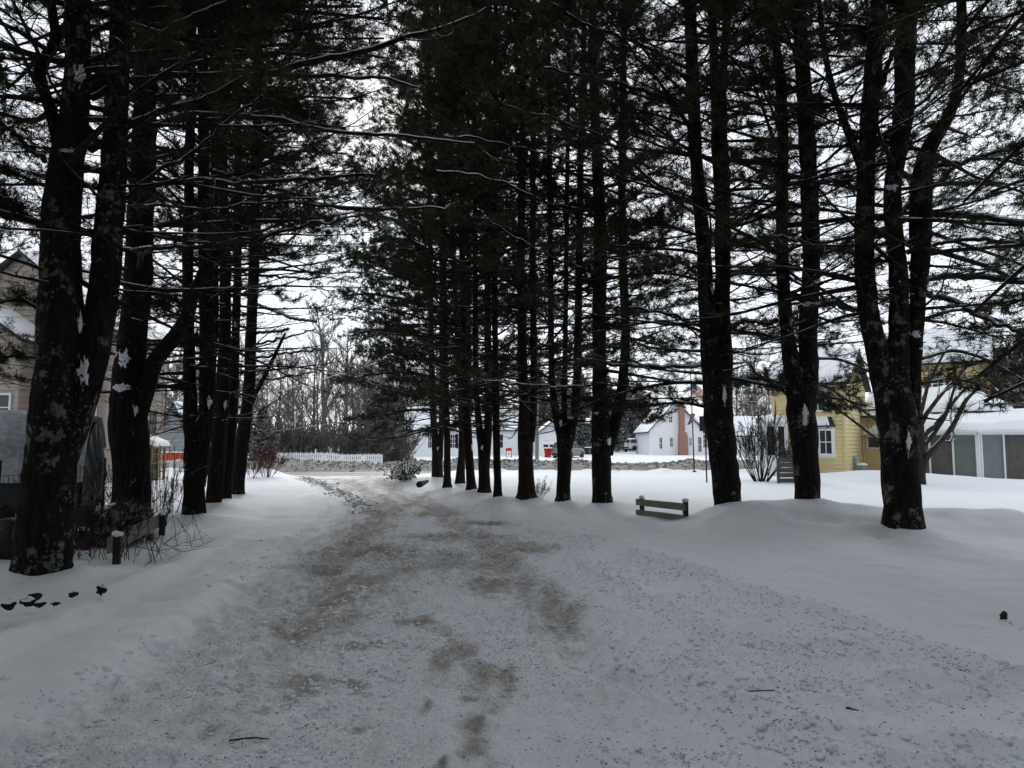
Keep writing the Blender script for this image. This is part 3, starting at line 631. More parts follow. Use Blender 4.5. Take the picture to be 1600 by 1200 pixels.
add_sprays(T12, 13.0, 14.6, [[(1440, 560, 7), (1490, 545, 6), (1540, 560, 5), (1610, 600, 3)], [(1440, 500, 7), (1500, 480, 6), (1560, 500, 5), (1640, 540, 3)], [(1440, 600, 6), (1480, 590, 5), (1530, 600, 4), (1580, 625, 3)], [(1450, 300, 8), (1500, 250, 7), (1560, 246, 6), (1640, 270, 4)], [(1450, 290, 8), (1510, 285, 7), (1570, 290, 5), (1650, 320, 4)],
                             [(1500, 60, 6), (1550, 40, 5), (1620, 50, 4)], [(1500, 110, 6), (1550, 130, 5), (1610, 150, 4)], [(1445, 360, 7), (1500, 380, 6), (1560, 400, 5), (1640, 430, 3)], [(1352, 400, 6), (1310, 390, 5), (1270, 400, 4)], [(1352, 300, 6), (1310, 280, 5), (1260, 290, 4)]], 3, dense=.5)
add_sprays(A_, 8.4, 7.6, [[(70, 490, 6), (40, 470, 5), (0, 470, 4), (-50, 490, 3)], [(60, 560, 5), (30, 555, 4), (-10, 560, 4), (-60, 580, 3)], [(70, 350, 6), (30, 330, 5), (-30, 320, 4)], [(68, 290, 6), (20, 270, 5), (-40, 265, 4)], [(130, 60, 9), (200, 20, 8), (270, 10, 7), (360, 30, 5)], [(130, 40, 9), (230, 50, 7), (330, 60, 6), (430, 50, 5), (520, 40, 4)], [(130, 10, 9), (260, -10, 8), (400, -20, 6), (560, -10, 4)]], 4, lod=0, dense=.42)
add_sprays(B_, 11.2, 9.6, [[(235, 180, 8), (310, 150, 7), (390, 150, 6), (460, 165, 4)], [(235, 120, 8), (330, 90, 7), (440, 80, 6), (540, 95, 4)], [(235, 40, 8), (330, 30, 7), (450, 15, 6), (600, 30, 4)], [(230, 250, 7), (300, 235, 6), (380, 240, 5), (450, 250, 4)]], 5)
add_sprays(C_, 14.8, 13.6, [[(310, 200, 7), (380, 180, 6), (450, 190, 5), (540, 200, 4)], [(310, 100, 7), (400, 70, 6), (490, 70, 5), (600, 90, 4)], [(310, 280, 6), (380, 270, 5), (450, 285, 4)], [(310, 30, 7), (420, 10, 6), (560, 10, 4)], [(310, 350, 6), (380, 335, 5), (450, 345, 4), (510, 350, 3)]], 6)
add_sprays(F_, 20.6, 19.0, [[(400, 350, 5), (440, 340, 4), (480, 350, 3)], [(400, 260, 5), (460, 235, 4), (540, 240, 3)], [(400, 180, 5), (470, 150, 4), (560, 155, 3)], [(400, 100, 5), (480, 60, 4), (600, 60, 3)]], 7, lod=2)
# boughs of the far end pines leaning out over the mouth of the drive
add_sprays(pine_roots[6], 29.5, 27.0, [[(680, 640, 6), (640, 640, 5), (600, 648, 4), (560, 655, 3)], [(680, 590, 6), (630, 580, 5), (580, 585, 4), (535, 595, 3)], [(678, 530, 6), (620, 515, 5), (580, 515, 4), (548, 525, 3)], [(676, 480, 6), (620, 465, 5), (575, 458, 4), (540, 462, 3)], [(676, 430, 6), (610, 405, 5), (575, 400, 4), (540, 405, 3)], [(676, 370, 6), (610, 340, 5), (570, 335, 4), (525, 342, 3)], [(676, 310, 6), (610, 285, 5), (560, 280, 4), (520, 290, 3)], [(674, 240, 6), (620, 210, 5), (570, 212, 3)], [(680, 615, 6), (640, 610, 5), (600, 622, 4)], [(678, 555, 6), (630, 545, 5), (590, 556, 4)], [(678, 455, 6), (630, 432, 5), (590, 436, 4)], [(678, 395, 6), (630, 372, 5), (585, 378, 4)]], 8, lod=2)

# ------------------------------------------------------------------ ground, drive, street
def axis_pts(lo, hi, dens):
    out = [lo]
    while out[-1] < hi: out.append(out[-1] + dens(out[-1]))
    return np.array(out)
xs = axis_pts(-260, 260, lambda x: np.clip(.035 + max(0, abs(x - .3) - 4.2) * .035, .035, 12))
ys = axis_pts(-60, 420, lambda y: .22 if 33 < y < 46.5 else np.clip(.5 + (1.5 - y) * .08, .5, 6) if y < 1.5 else (.028 if y < 5.5 else np.clip(.028 * (y / 5.5) ** 1.7, .028, 14)))
XX, YY = np.meshgrid(xs, ys)
ZZ = height(XX, YY)
DM = drivemask(XX, YY); MM = mudmask(XX, YY) * np.clip(DM * 1.4, 0, 1)
# crumbs of pushed up snow along the left edge of the drive
el, er = edges(YY); band = np.exp(-((XX - el - .15) / .38) ** 2) * (YY > 1) * (YY < ROAD0 - 1)
left_rough = sstep(-2.2, .2, XX - el) * (1 - sstep(1.2, 2.6, XX - el)) * sstep(13, 9, YY)
band2 = np.clip(band + .8 * np.exp(-((XX - el - .55) / .55) ** 2) * (YY < 12), 0, 1)
ZZ = ZZ + band2 * .11 * np.clip(fbm(XX * 6, YY * 6, 81, 3, .6) + .08, 0, 1) + DM * .024 * fbm(XX * 12, YY * 9, 83, 3, .6) * (YY < 16)
for (ox, oy, orr, od) in ((-4.15, 5.75, .16, .05), (-3.95, 6.75, .35, .05), (-3.4, 6.6, .3, .04), (-4.4, 9.0, .3, .05), (5.55, 10.75, .14, .16), (5.2, 11.6, .17, .10), (4.95, 11.75, .17, .10), (5.5, 11.55, .15, .10), (5.75, 11.35, .15, .09), (4.7, 11.8, .17, .08), (5.9, 11.1, .14, .07), (-4.9, 14.5, .3, .05), (-5.3, 16, .3, .05), (-4.6, 17.5, .3, .05)):
    ZZ = ZZ - od * np.exp(-(((XX - ox) ** 2 + (YY - oy) ** 2) / orr ** 2))
idx = np.arange(XX.size).reshape(XX.shape)
quads = np.stack([idx[:-1, :-1], idx[:-1, 1:], idx[1:, 1:], idx[1:, :-1]], -1).reshape(-1, 4)
xc = (XX[:-1, :-1] + XX[1:, 1:]).ravel() / 2; yc = (YY[:-1, :-1] + YY[1:, 1:]).ravel() / 2
dq = drivemask(xc, yc) > .5; yc = sy(xc, yc); rq = (yc > ROAD0 - .2) & (yc < ROAD1 + .2); bq = (yc >= ROAD1 + .2) & (yc < ROAD1 + 3.0)
dq &= ~rq
GV = np.stack([XX.ravel(), YY.ravel(), ZZ.ravel()], -1)

t = NT('snow_ground', .65, .2)
w = t.wpos(); d_ = t.attr('drive'); mu = t.attr('mud'); rd = t.attr('road')
n1 = t.noise(w, 1.3, 5, .6); n2 = t.noise(w, 9, 5, .62); n3 = t.noise(w, 42, 4, .65); n4 = t.noise(w, 120, 2, .6); nx = t.noise(t.wpos((1, .35, 1)), 5, 5, .65)
fresh = t.mix(n1, tuple(x * .96 for x in SNOW), SNOW)
n5 = t.noise(w, 75, 5, .72)
gr = t.math('ADD', t.math('MULTIPLY', n3, .45), t.math('MULTIPLY', n5, .55))
packed = t.mix(t.ramp(gr, .40, .54), (.66, .68, .70), (.90, .92, .945))
packed = t.mix(t.math('MULTIPLY', t.ramp(gr, .50, .42), t.ramp(t.math('ADD', t.math('MULTIPLY', n1, .6), t.math('MULTIPLY', n2, .4)), .46, .62)), packed, (.40, .405, .405))
stk = t.noise(t.wpos((5.5, .55, 1)), 1.0, 5, .6)
packed = t.mix(t.math('MULTIPLY', t.ramp(stk, .48, .68), .26), packed, (.50, .485, .465))
base = t.mix(t.math('MULTIPLY', d_, .92), fresh, packed)
mn = t.math('ADD', mu, t.math('MULTIPLY', t.math('SUBTRACT', t.math('ADD', t.math('ADD', t.math('MULTIPLY', n2, .30), t.math('MULTIPLY', n5, .40)), t.math('MULTIPLY', nx, .35)), .53), 3.8))
mc = t.mix(t.ramp(gr, .40, .60), (.12, .085, .058), (.32, .25, .19))
mc = t.mix(t.ramp(n1, .40, .58), mc, t.mix(t.ramp(gr, .4, .6), (.24, .20, .16), (.52, .47, .42)))
base = t.mix(t.math('MULTIPLY', t.ramp(mn, .35, 1.15), .84), base, mc)
# fallen needles and bark flecks lying on the drive and thinly on the snow near it
v1 = t.voro(t.wpos((1, .5, 1)), 31); v2 = t.voro(t.wpos((.5, 1, 1)), 57)
flk = t.math('MAXIMUM', t.math('MULTIPLY', t.ramp(v1, .22, .13), t.ramp(n2, .48, .55)), t.math('MULTIPLY', t.ramp(v2, .2, .11), t.ramp(n1, .46, .58)))
lit = t.attr('litter')
base = t.mix(t.math('MULTIPLY', t.math('MULTIPLY', flk, lit), .75), base, (.06, .045, .03))
rc = t.mix(t.ramp(t.noise(t.wpos((.12, 1.6, 1)), 2.2, 5, .6), .38, .62), (.15, .14, .125), (.40, .39, .365))
base = t.mix(rd, base, rc)
dirty = t.attr('bank'); dm_ = t.ramp(t.math('ADD', t.math('MULTIPLY', n2, .6), t.math('MULTIPLY', n3, .4)), .38, .60)
base = t.mix(t.math('MULTIPLY', dirty, t.math('ADD', t.math('MULTIPLY', dm_, .38), .62)), base, t.mix(n3, (.12, .105, .085), (.24, .215, .18)))
t.col(base)
hb = t.math('ADD', t.math('ADD', t.math('MULTIPLY', n2, .45), t.math('MULTIPLY', n3, .30)), t.math('MULTIPLY', n5, .22)); hb = t.math('MULTIPLY', hb, t.math('ADD', t.math('MULTIPLY', d_, .70), .30))
b1 = t.bump(hb, .7, .035); b2 = t.bump(t.math('MULTIPLY', n4, t.math('ADD', t.math('MULTIPLY', d_, .8), .25)), .5, .012, b1)
M['ground'] = t.m
SY = sy(XX, YY)
road_at = np.clip(sstep(ROAD0 - .3, ROAD0 + .4, SY) * (1 - sstep(ROAD1 - .1, ROAD1 + .4, SY)), 0, 1)
bank_at = np.clip(sstep(ROAD1 - .2, ROAD1 + .2, SY) * (1 - sstep(ROAD1 + 2.2, ROAD1 + 3.0, SY + .8 * fbm(XX * .8, YY, 91))), 0, 1)
bank_at = np.maximum(bank_at, .4 * np.exp(-((SY - ROAD0 + .3) / .5) ** 2))
lit_at = np.clip(DM + .75 * np.exp(-np.maximum(0, XX - er) / 1.6) * (XX > er) + .35 * sstep(4, 9, XX) * sstep(9, 5, YY), 0, 1) * sstep(30, 10, YY)
def submesh(name, mask, label, cat):
    f = quads[mask]; u, inv = np.unique(f, return_inverse=True); mb = MB(); mb.add(GV[u], inv.reshape(-1, 4), 0, True)
    o = mb.build(name, M['ground'], attrs={'drive': (DM * (1 - .8 * sstep(.40, .90, (XX - el) / (er - el) + .25 * fbm(XX * .7, YY * .7, 93, 3)) * sstep(15, 9, YY))).ravel()[u], 'mud': MM.ravel()[u], 'road': road_at.ravel()[u], 'bank': bank_at.ravel()[u], 'litter': lit_at.ravel()[u]})
    return tag(o, label, cat, kind='structure')
submesh('snow_ground', ~dq & ~rq & ~bq, 'snow covered yards under and beyond the pine rows', 'ground')
submesh('driveway', dq, 'packed snow driveway with brown muddy patches and wheel tracks', 'driveway')
submesh('road', rq, 'wet grey street with slush running across the far end of the drive', 'road')
submesh('snow_bank', bq, 'dirty ploughed snow bank along the far side of the street', 'snow bank')

M['greysnow'] = plain('grey_snow', (.42, .41, .39), .8, .4, 1.5, .4)
M['dirtysnow'] = plain('dirty_snow', (.20, .188, .168), .8, .5, 1.5, .4)
# loose bits on the snow
def stick(pts, r, name='fallen_stick', label=None, g=None, mat='darkwood', cat='stick'):
    W = []
    for px, py, lift in pts:
        c = gp(px, py, .0); c = gp(px, py, hz(c[0], c[1]) + lift); W.append(c)
    mb = MB(); W = smooth_poly(np.array(W), 12); mb.tube(W, np.linspace(r, r * .5, 12), 6)
    o = mb.build(name, M[mat], org=tuple(W[0])); return tag(o, label, cat, g)
stick([(358, 1157, .02), (395, 1152, .025), (432, 1156, .015)], .0055, label='thin dark stick lying near the bottom left of the drive')
stick([(655, 757, .05), (668, 752, .16)], .11, 'fallen_log', 'short dark log end beside the snow covered rhododendron', cat='log')
stick([(1168, 1080, .02), (1200, 1079, .03), (1230, 1076, .02)], .0045, label='thin twig in the wheel track at the right')
stick([(1322, 1106, .02), (1342, 1110, .03)], .007, label='short bark piece lying on the snow right of the drive')
rl = np.random.default_rng(5)
mb = MB()
nL = 16000
ly = rl.uniform(2.6, 15, nL) ** 1.0; l_, r_ = edges(ly); lx = l_ + .1 + (r_ - l_ + 1.6) * rl.random(nL)
uu = (lx - l_) / (r_ - l_ + .5); kp = (fbm(lx * 1.5, ly * 1.1, 97, 4, .65) + rl.normal(0, .08, nL) > .06 + .45 * np.abs(uu - .42) ** 1.2 + .25 * (uu > .95)); lx, ly = lx[kp], ly[kp]; nL = len(lx)
n2_ = 1800; q_ = rl.integers(0, 4, n2_); t_ = rl.random(n2_); xy = np.array([[np.interp(t, np.linspace(0, 1, len(TRK[k])), TRK[k][:, j]) for j in (0, 1)] for k, t in zip(q_, t_)]); kp = fbm(xy[:, 0] * 2, xy[:, 1] * 2, 12, 2) > -.02
bx_ = np.concatenate([np.stack([tx + rl.normal(0, .30, 45), ty + rl.normal(0, .30, 45)], -1) for tx, ty, _, _ in TREEBASE])
lx = np.concatenate([lx, xy[kp, 0] + rl.normal(0, .12, kp.sum()), bx_[:, 0]]); ly = np.concatenate([ly, xy[kp, 1] + rl.normal(0, .10, kp.sum()), bx_[:, 1]]); nL = len(lx)
lz = height(lx, ly); az = rl.normal(.15, .9, nL); ll = np.exp(rl.normal(-5.15, .45, nL)).clip(.002, .02) * np.where(rl.random(nL) < .03, 2.4, 1)
dx = np.stack([np.cos(az), np.sin(az), rl.uniform(-.1, .35, nL)], -1) * ll[:, None]
Pq = np.stack([lx, ly, lz + .010], -1)[:, None, :] + dx[:, None, :] * np.array([-1, 0, 1])[None, :, None]
Pq[:, 1] += rl.normal(0, .0012, (nL, 3))
mb.tubes(Pq, np.repeat(rl.uniform(.0009, .0026, nL)[:, None], 3, 1), 4, 0)
tag(mb.build('pine_litter', M['darkwood']), 'fallen needles and twig bits scattered over the drive', 'litter', kind='stuff')
ICO = np.array([(0, 0, 1), (.894, 0, .447), (.276, .851, .447), (-.724, .526, .447), (-.724, -.526, .447), (.276, -.851, .447), (.724, .526, -.447), (-.276, .851, -.447), (-.894, 0, -.447), (-.276, -.851, -.447), (.724, -.526, -.447), (0, 0, -1)])
ICF = np.array([(0, 1, 2), (0, 2, 3), (0, 3, 4), (0, 4, 5), (0, 5, 1), (1, 6, 2), (2, 7, 3), (3, 8, 4), (4, 9, 5), (5, 10, 1), (6, 7, 2), (7, 8, 3), (8, 9, 4), (9, 10, 5), (10, 6, 1), (6, 11, 7), (7, 11, 8), (8, 11, 9), (9, 11, 10), (10, 11, 6)])
_e = {}
def _mid(i, j):
    k = (min(i, j), max(i, j))
    if k not in _e: v = _iv[i] + _iv[j]; _iv.append(v / np.linalg.norm(v)); _e[k] = len(_iv) - 1
    return _e[k]
_iv = [v / np.linalg.norm(v) for v in ICO]; _if = []
for a_, b_, c_ in ICF: ab, bc, ca = _mid(a_, b_), _mid(b_, c_), _mid(c_, a_); _if += [(a_, ab, ca), (b_, bc, ab), (c_, ca, bc), (ab, bc, ca)]
IC2, IF2 = np.array(_iv), np.array(_if)
def clods(name, label, x, y, r, mat, fine=True, sink=.25, flat=.7, kindlab='snow'):
    V0, F0 = (IC2, IF2) if fine else (ICO, ICF); n = len(x); z = height(x, y)
    sc = rl.uniform(.7, 1.3, (n, 1, 3)) * [1, 1, flat] * r[:, None, None]; V = V0[None] * sc * (1 + rl.normal(0, .16, (n, len(V0), 1)))
    a = rl.uniform(0, 6.28, n); c, s_ = np.cos(a)[:, None], np.sin(a)[:, None]; V = np.stack([V[..., 0] * c - V[..., 1] * s_, V[..., 0] * s_ + V[..., 1] * c, V[..., 2]], -1)
    V = V + np.stack([x, y, z + r * (flat * .5 - sink)], -1)[:, None, :]; f = (F0[None] + (np.arange(n) * len(V0))[:, None, None]).reshape(-1, 3)
    mb = MB(); mb.add(V.reshape(-1, 3), f, 0, True); return tag(mb.build(name, M[mat]), label, kindlab, kind='stuff')
M['clod'] = snowmat('snow_clods', .6)
n_ = 12000; y_ = rl.uniform(2.8, 15, n_) ** 1.0; y_ = 2.8 + (y_ - 2.8) * rl.random(n_) ** .5; l_, r_ = edges(y_)
x_ = l_ + np.where(rl.random(n_) < .55, rl.normal(.25, .28, n_), rl.uniform(.1, 1.9, n_)); kp = fbm(x_ * 1.4, y_ * 1.4, 5, 3) + rl.normal(0, .14, n_) > -.02
clods('snow_clods', 'crumbly lumps of pushed up snow along the left edge of the drive', x_[kp], y_[kp], np.exp(rl.normal(-4.35, .45, kp.sum())).clip(.006, .032), 'clod', sink=.4)
n_ = 30000; y_ = 2.6 + 11 * rl.random(n_) ** 1.6; l_, r_ = edges(y_); x_ = l_ + .1 + (r_ - l_ + .3) * rl.random(n_); kp = fbm(x_ * 1.6, y_ * 1.3, 8, 4) + rl.normal(0, .10, n_) > .0
clods('frozen_slush', 'grainy frozen slush covering the drive', x_[kp], y_[kp], np.exp(rl.normal(-4.75, .45, kp.sum())).clip(.004, .022), 'clod', fine=False, sink=.1, flat=.6)
n_ = 2200; q_ = [TRK[k][:, :] for k in rl.integers(0, 4, n_)]; t_ = rl.random(n_)
xy = np.array([[np.interp(t, np.linspace(0, 1, len(q)), q[:, j]) for j in (0, 1)] for q, t in zip(q_, t_)]); x_ = xy[:, 0] + rl.normal(0, .14, n_); y_ = xy[:, 1] + rl.normal(0, .14, n_)
clods('track_crumbs', 'small snow crumbs thrown up beside the curving wheel tracks at the right', x_, y_, np.exp(rl.normal(-4.5, .5, n_)).clip(.004, .028), 'clod', sink=.35)
n_ = 900; y_ = rl.uniform(17, 34, n_); l_, r_ = edges(y_); x_ = l_ + rl.normal(.6, .22, n_)
clods('ridge_lumps', 'dirty snow lumps in the ridge where the drive curves to the street', x_, y_, np.exp(rl.normal(-3.5, .4, n_)).clip(.015, .06), 'greysnow', sink=.35)
n_ = 2200; x_ = rl.uniform(-16, 14, n_); y_ = ROAD1 + rl.normal(1.2, .55, n_); y_ = y_ + .05 * (x_ + 5) + .35 * np.maximum(0, x_ - 10)
clods('bank_lumps', 'dirty lumps of ploughed snow in the bank beyond the street', x_, y_, np.exp(rl.normal(-3.0, .4, n_)).clip(.03, .10), 'dirtysnow', sink=.3)
def chunk(px, py, w, h, label, mat='darkwood', name='bark_chunk', seed=0, cat='debris'):
    c = gp(px, py); c = gp(px, py, hz(c[0], c[1])); k = c[1] / F; mb = MB()
    mb.blob((c[0], c[1], c[2] - h * k * .05), w * k / 2, w * k * .4, h * k * .62, 0, seed, .45, 14, 10)
    return tag(mb.build(name, M[mat], org=tuple(c)), label, cat)
M['rock'] = twigmat('dark_rock', (.02, .018, .017), .9, .45, .75)
chunk(1568, 962, 11, 10, 'pointed dark chunk sticking out of the snow at the far right', seed=3)
for k, (px, py, w_, h_, lab) in enumerate([(14, 944, 22, 12, 'dark rock at the left edge with twigs rising from it'), (42, 940, 20, 10, 'low dark rock under a cap of snow left of the big trunk'), (56, 930, 18, 10, 'long dark rock slanting below the big left trunk'),
                                         (62, 944, 16, 9, 'small pointed rock in front of the big left trunk'), (86, 942, 12, 6, 'flat grey pebble right of the pointed rock'), (158, 921, 16, 12, 'wedge shaped dark rock in front of the left plank rail post'), (114, 928, 12, 8, 'curled dark leaf poking from the snow right of the big left trunk')]):
    chunk(px, py, w_, h_, lab, name='garden_rock' if 'leaf' not in lab else 'dead_leaf', mat='rock', seed=20 + k, cat='rock' if 'leaf' not in lab else 'leaf')

# ------------------------------------------------------------------ low plank rails at the drive
def plank_rail(name, label, p0, p1, tops0, tops1, ph, post_h, boards):
    """p0,p1 ground points; boards: heights of board tops at each end"""
    o = np.array([*p0[:2], hz(*p0[:2])]); root = empty(name, tuple(o), label, 'plank rail')
    d = np.array(p1[:2]) - np.array(p0[:2]); d /= np.linalg.norm(d); nrm = np.array([d[1], -d[0]])
    if nrm[1] > 0: nrm = -nrm
    for p, tz in ((p0, post_h[0]), (p1, post_h[1])):
        mb = MB(); mb.bar((p[0], p[1], hz(p[0], p[1]) - .2), (p[0], p[1], tz), .078, .078, 0, up=(nrm[0], nrm[1], 0))
        mb.build('post', M['darkwood'], root, o)
        sb = MB(); sb.blob((p[0], p[1], tz), .06, .06, .035, 0, int(p[1] * 10), .3); sb.build('snow_cap', M['snow'], root, o)
    for (a, b) in boards:
        q0 = np.array([*(p0[:2] - d * .14 + nrm * .06), a - ph / 2]); q1 = np.array([*(p1[:2] + d * .10 + nrm * .06), b - ph / 2])
        mb = MB(); n = 10; tt = np.linspace(0, 1, n); wv = .008 * fbm(tt * 4, tt * 0 + a * 9, 3)
        for k in range(n - 1):
            mb.bar(q0 + (q1 - q0) * tt[k] + [0, 0, wv[k]], q0 + (q1 - q0) * tt[k + 1] + [0, 0, wv[k + 1]], .038, ph)
        mb.build('board', M['wood'], root, o)
    return root
pl0, pl1 = gp(181, 903), gp(252, 858)
plank_rail('plank_rail', 'weathered single plank rail on short posts in brambles at the left', pl0, pl1, 0, 0, .19, (hz(*pl0[:2]) + .36, hz(*pl1[:2]) + .33), [(hz(*pl0[:2]) + .33, hz(*pl1[:2]) + .31)])
q0 = at(1003, 783, 15.4); q1 = at(1071, 787, 13.6)
plank_rail('plank_rail', 'weathered two plank rail between two black posts at the right', q0, q1, 0, 0, .135, (at(1003, 777, 15.4)[2], at(1071, 782, 13.6)[2]), [(at(1003, 780, 15.4)[2], at(1071, 786, 13.6)[2]), (at(1003, 797, 15.4)[2], at(1071, 804, 13.6)[2])])

# ------------------------------------------------------------------ building kit
def sided(mb, x0, x1, y, z0, z1, ch=.14, out=-1, mat=0, prof=None, axis='x'):
    """lapped clapboards as real slanted courses; prof(z)->(x0,x1) clips gables; out = outward sign along the other axis"""
    n = max(1, int(round((z1 - z0) / ch))); h = (z1 - z0) / n
    for i in range(n):
        a, b = z0 + i * h, z0 + (i + 1) * h
        la, ra = (x0, x1) if prof is None else prof(a); lb, rb = (x0, x1) if prof is None else prof(b)
        if ra - la < .02: continue
        o1 = out * min(.042, ch * .22)
        P = [(la, y + o1, a), (ra, y + o1, a), (rb, y + out * .004, b), (lb, y + out * .004, b), (la, y, a), (ra, y, a)]
        if axis == 'y': P = [(p[1], p[0], p[2]) for p in P]
        mb.add(P, [(0, 1, 2, 3), (4, 5, 1, 0)], mat)
def snow_slab(mb, c00, c10, c11, c01, th=.2, mat=0, n=14, seed=0, amp=.25):
    c = [np.array(q, float) for q in (c00, c10, c11, c01)]; u = np.linspace(0, 1, n); U, Vv = np.meshgrid(u, u)
    P = ((1 - U) * (1 - Vv))[..., None] * c[0] + (U * (1 - Vv))[..., None] * c[1] + (U * Vv)[..., None] * c[2] + ((1 - U) * Vv)[..., None] * c[3]
    ed = np.minimum(np.minimum(U, 1 - U), np.minimum(Vv, 1 - Vv)); prof = np.clip(ed / .06, 0, 1) ** .5
    top = P.copy(); top[..., 2] += .012 + th * prof * (1 + amp * 2 * fbm(P[..., 0] * .7 + seed, P[..., 1] * .7, seed, 3))
    i = np.arange(n * n).reshape(n, n); f = np.stack([i[:-1, :-1], i[:-1, 1:], i[1:, 1:], i[1:, :-1]], -1).reshape(-1, 4)
    mb.add(top.reshape(-1, 3), f, mat, True)
    bot = P.copy(); bot[..., 2] += .006
    ring = np.concatenate([i[0, :], i[1:, -1], i[-1, -2::-1], i[-2:0:-1, 0]])
    m = len(ring); vv = np.concatenate([top.reshape(-1, 3)[ring], bot.reshape(-1, 3)[ring]]); k = np.arange(m)
    mb.add(vv, np.stack([k, (k + 1) % m, (k + 1) % m + m, k + m], -1), mat, True)
def roof_slab(mb, c00, c10, c11, c01, th=.14, mat=0):
    c = [np.array(q, float) for q in (c00, c10, c11, c01)]; d = np.array([0, 0, th])
    mb.add(np.array(c + [q - d for q in c]), [(0, 1, 2, 3), (7, 6, 5, 4), (0, 4, 5, 1), (1, 5, 6, 2), (2, 6, 7, 3), (3, 7, 4, 0)], mat)
def window(root, x0, x1, z0, z1, y, out=-1, axis='x', frame='white', pane='glass', bars=(1, 1), fw=.07, d=.05, nm='window'):
    """frame proud of the wall, a pane set back inside it (sub-part)"""
    mb = MB()
    def bx(a0, a1, b0, b1, lo, hi):
        lo, hi = sorted((y + out * lo, y + out * (hi + .02)))
        if axis == 'x': mb.box(a0, a1, lo, hi, b0, b1)
        else: mb.box(lo, hi, a0, a1, b0, b1)
    bx(x0 - fw, x0, z0 - fw, z1 + fw, .0, d); bx(x1, x1 + fw, z0 - fw, z1 + fw, .0, d); bx(x0, x1, z0 - fw, z0, .0, d * 1.3); bx(x0, x1, z1, z1 + fw, .0, d)
    for k in range(1, bars[0] + 1): z = z0 + (z1 - z0) * k / (bars[0] + 1); bx(x0, x1, z - .018, z + .018, .03, d * .9)
    for k in range(1, bars[1] + 1): x = x0 + (x1 - x0) * k / (bars[1] + 1); bx(x - .015, x + .015, z0, z1, .032, d * .87)
    w = mb.build(nm, M[frame], root)
    pb = MB(); lo, hi = sorted((y + out * .004, y + out * .045))
    if axis == 'x': pb.box(x0, x1, lo, hi, z0, z1)
    else: pb.box(lo, hi, x0, x1, z0, z1)
    pb.build('pane', M[pane], w); return w
def gable_block(root, x0, x1, y0, y1, z0, ze, zr, wallmat, roofmat='dark_roof', ridge='y', over=.3, ch=.14, snow=.2, wallname='wall', seed=0, trim='white', front_only=False, sn=True):
    """rectangular block with a gable roof; ridge along y (gable faces front) or x"""
    wb = MB(); rb = MB(); sb = MB()
    xm, ym = (x0 + x1) / 2, (y0 + y1) / 2
    sided(wb, x0, x1, y0, z0, ze, ch, -1); sided(wb, x0, x1, y1, z0, ze, ch * 2, 1); sided(wb, y0, y1, x0, z0, ze, ch, -1, axis='y'); sided(wb, y0, y1, x1, z0, ze, ch, 1, axis='y')
    if ridge == 'y':
        pr = lambda z: (x0 + (xm - x0) * (z - ze) / (zr - ze), x1 - (x1 - xm) * (z - ze) / (zr - ze))
        sided(wb, x0, x1, y0, ze, zr, ch, -1, prof=pr); sided(wb, x0, x1, y1, ze, zr, ch * 2, 1, prof=pr)
        sl = (zr - ze) / (xm - x0)
        for sx, e in ((-1, x0), (1, x1)):
            ex = e + sx * over; ez = ze - over * sl
            q = [(ex, y0 - over, ez + .12), (ex, y1 + over, ez + .12), (xm, y1 + over, zr + .12), (xm, y0 - over, zr + .12)]
            roof_slab(rb, *q, .12); snow_slab(sb, *q, snow, seed=seed + int(e * 3))
    else:
        pr = lambda z: (y0 + (ym - y0) * (z - ze) / (zr - ze), y1 - (y1 - ym) * (z - ze) / (zr - ze))
        sided(wb, y0, y1, x0, ze, zr, ch, -1, prof=pr, axis='y'); sided(wb, y0, y1, x1, ze, zr, ch, 1, prof=pr, axis='y')
        sl = (zr - ze) / (ym - y0)
        for sy, e in ((-1, y0), (1, y1)):
            ey = e + sy * over; ez = ze - over * sl
            q = [(x0 - over, ey, ez + .12), (x1 + over, ey, ez + .12), (x1 + over, ym, zr + .12), (x0 - over, ym, zr + .12)]
            roof_slab(rb, *q, .12); snow_slab(sb, *q, snow, seed=seed + int(e * 3))
    for x in (x0, x1):
        for y in (y0, y1): tb = MB(); tb.box(x - .05, x + .05, y - .05, y + .05, z0, ze - .02); tb.build('corner_board', M[trim], root)
    wl = wb.build(wallname, M[wallmat], root)
    r = rb.build('roof', M[roofmat], root)
    if sn: sb.build('roof_snow', M['snow'], r)
    return wl, r
M['dark_roof'] = plain('dark_shingles', (.05, .05, .052), .9, .3, 8, .4)
M['beige'] = plain('beige_siding', (.40, .34, .29), .75, .10, 2, .1)
M['tan'] = plain('tan_siding', (.36, .30, .22), .75, .1, 2, .1)
M['yellow'] = plain('yellow_siding', (.76, .635, .35), .7, .08, 2, .1)
M['white_siding'] = plain('white_siding', (.76, .77, .79), .7, .05, 2, .1)
M['grey_siding'] = plain('grey_siding', (.23, .24, .25), .8, .12, 2, .1)
M['brick'] = None
t = NT('red_brick', .9, .2); v = t.coord('Object', (1, 1, 1)); br = t.node('ShaderNodeTexBrick'); br.inputs['Scale'].default_value = 5; br.inputs['Color1'].default_value = (.30, .12, .08, 1); br.inputs['Color2'].default_value = (.22, .085, .06, 1); br.inputs['Mortar'].default_value = (.33, .29, .26, 1); br.inputs['Mortar Size'].default_value = .03
sp_ = t.node('ShaderNodeSeparateXYZ'); cb = t.node('ShaderNodeCombineXYZ'); t.link(v, sp_.inputs[0]); t.link(t.math('ADD', sp_.outputs[0], sp_.outputs[1]), cb.inputs[0]); t.link(sp_.outputs[2], cb.inputs[1]); t.link(cb.outputs[0], br.inputs['Vector']); t.link(br.outputs['Color'], t.b.inputs['Base Color']); M['brick'] = t.m
M['red'] = plain('red_plastic', (.45, .02, .025), .4, .1)
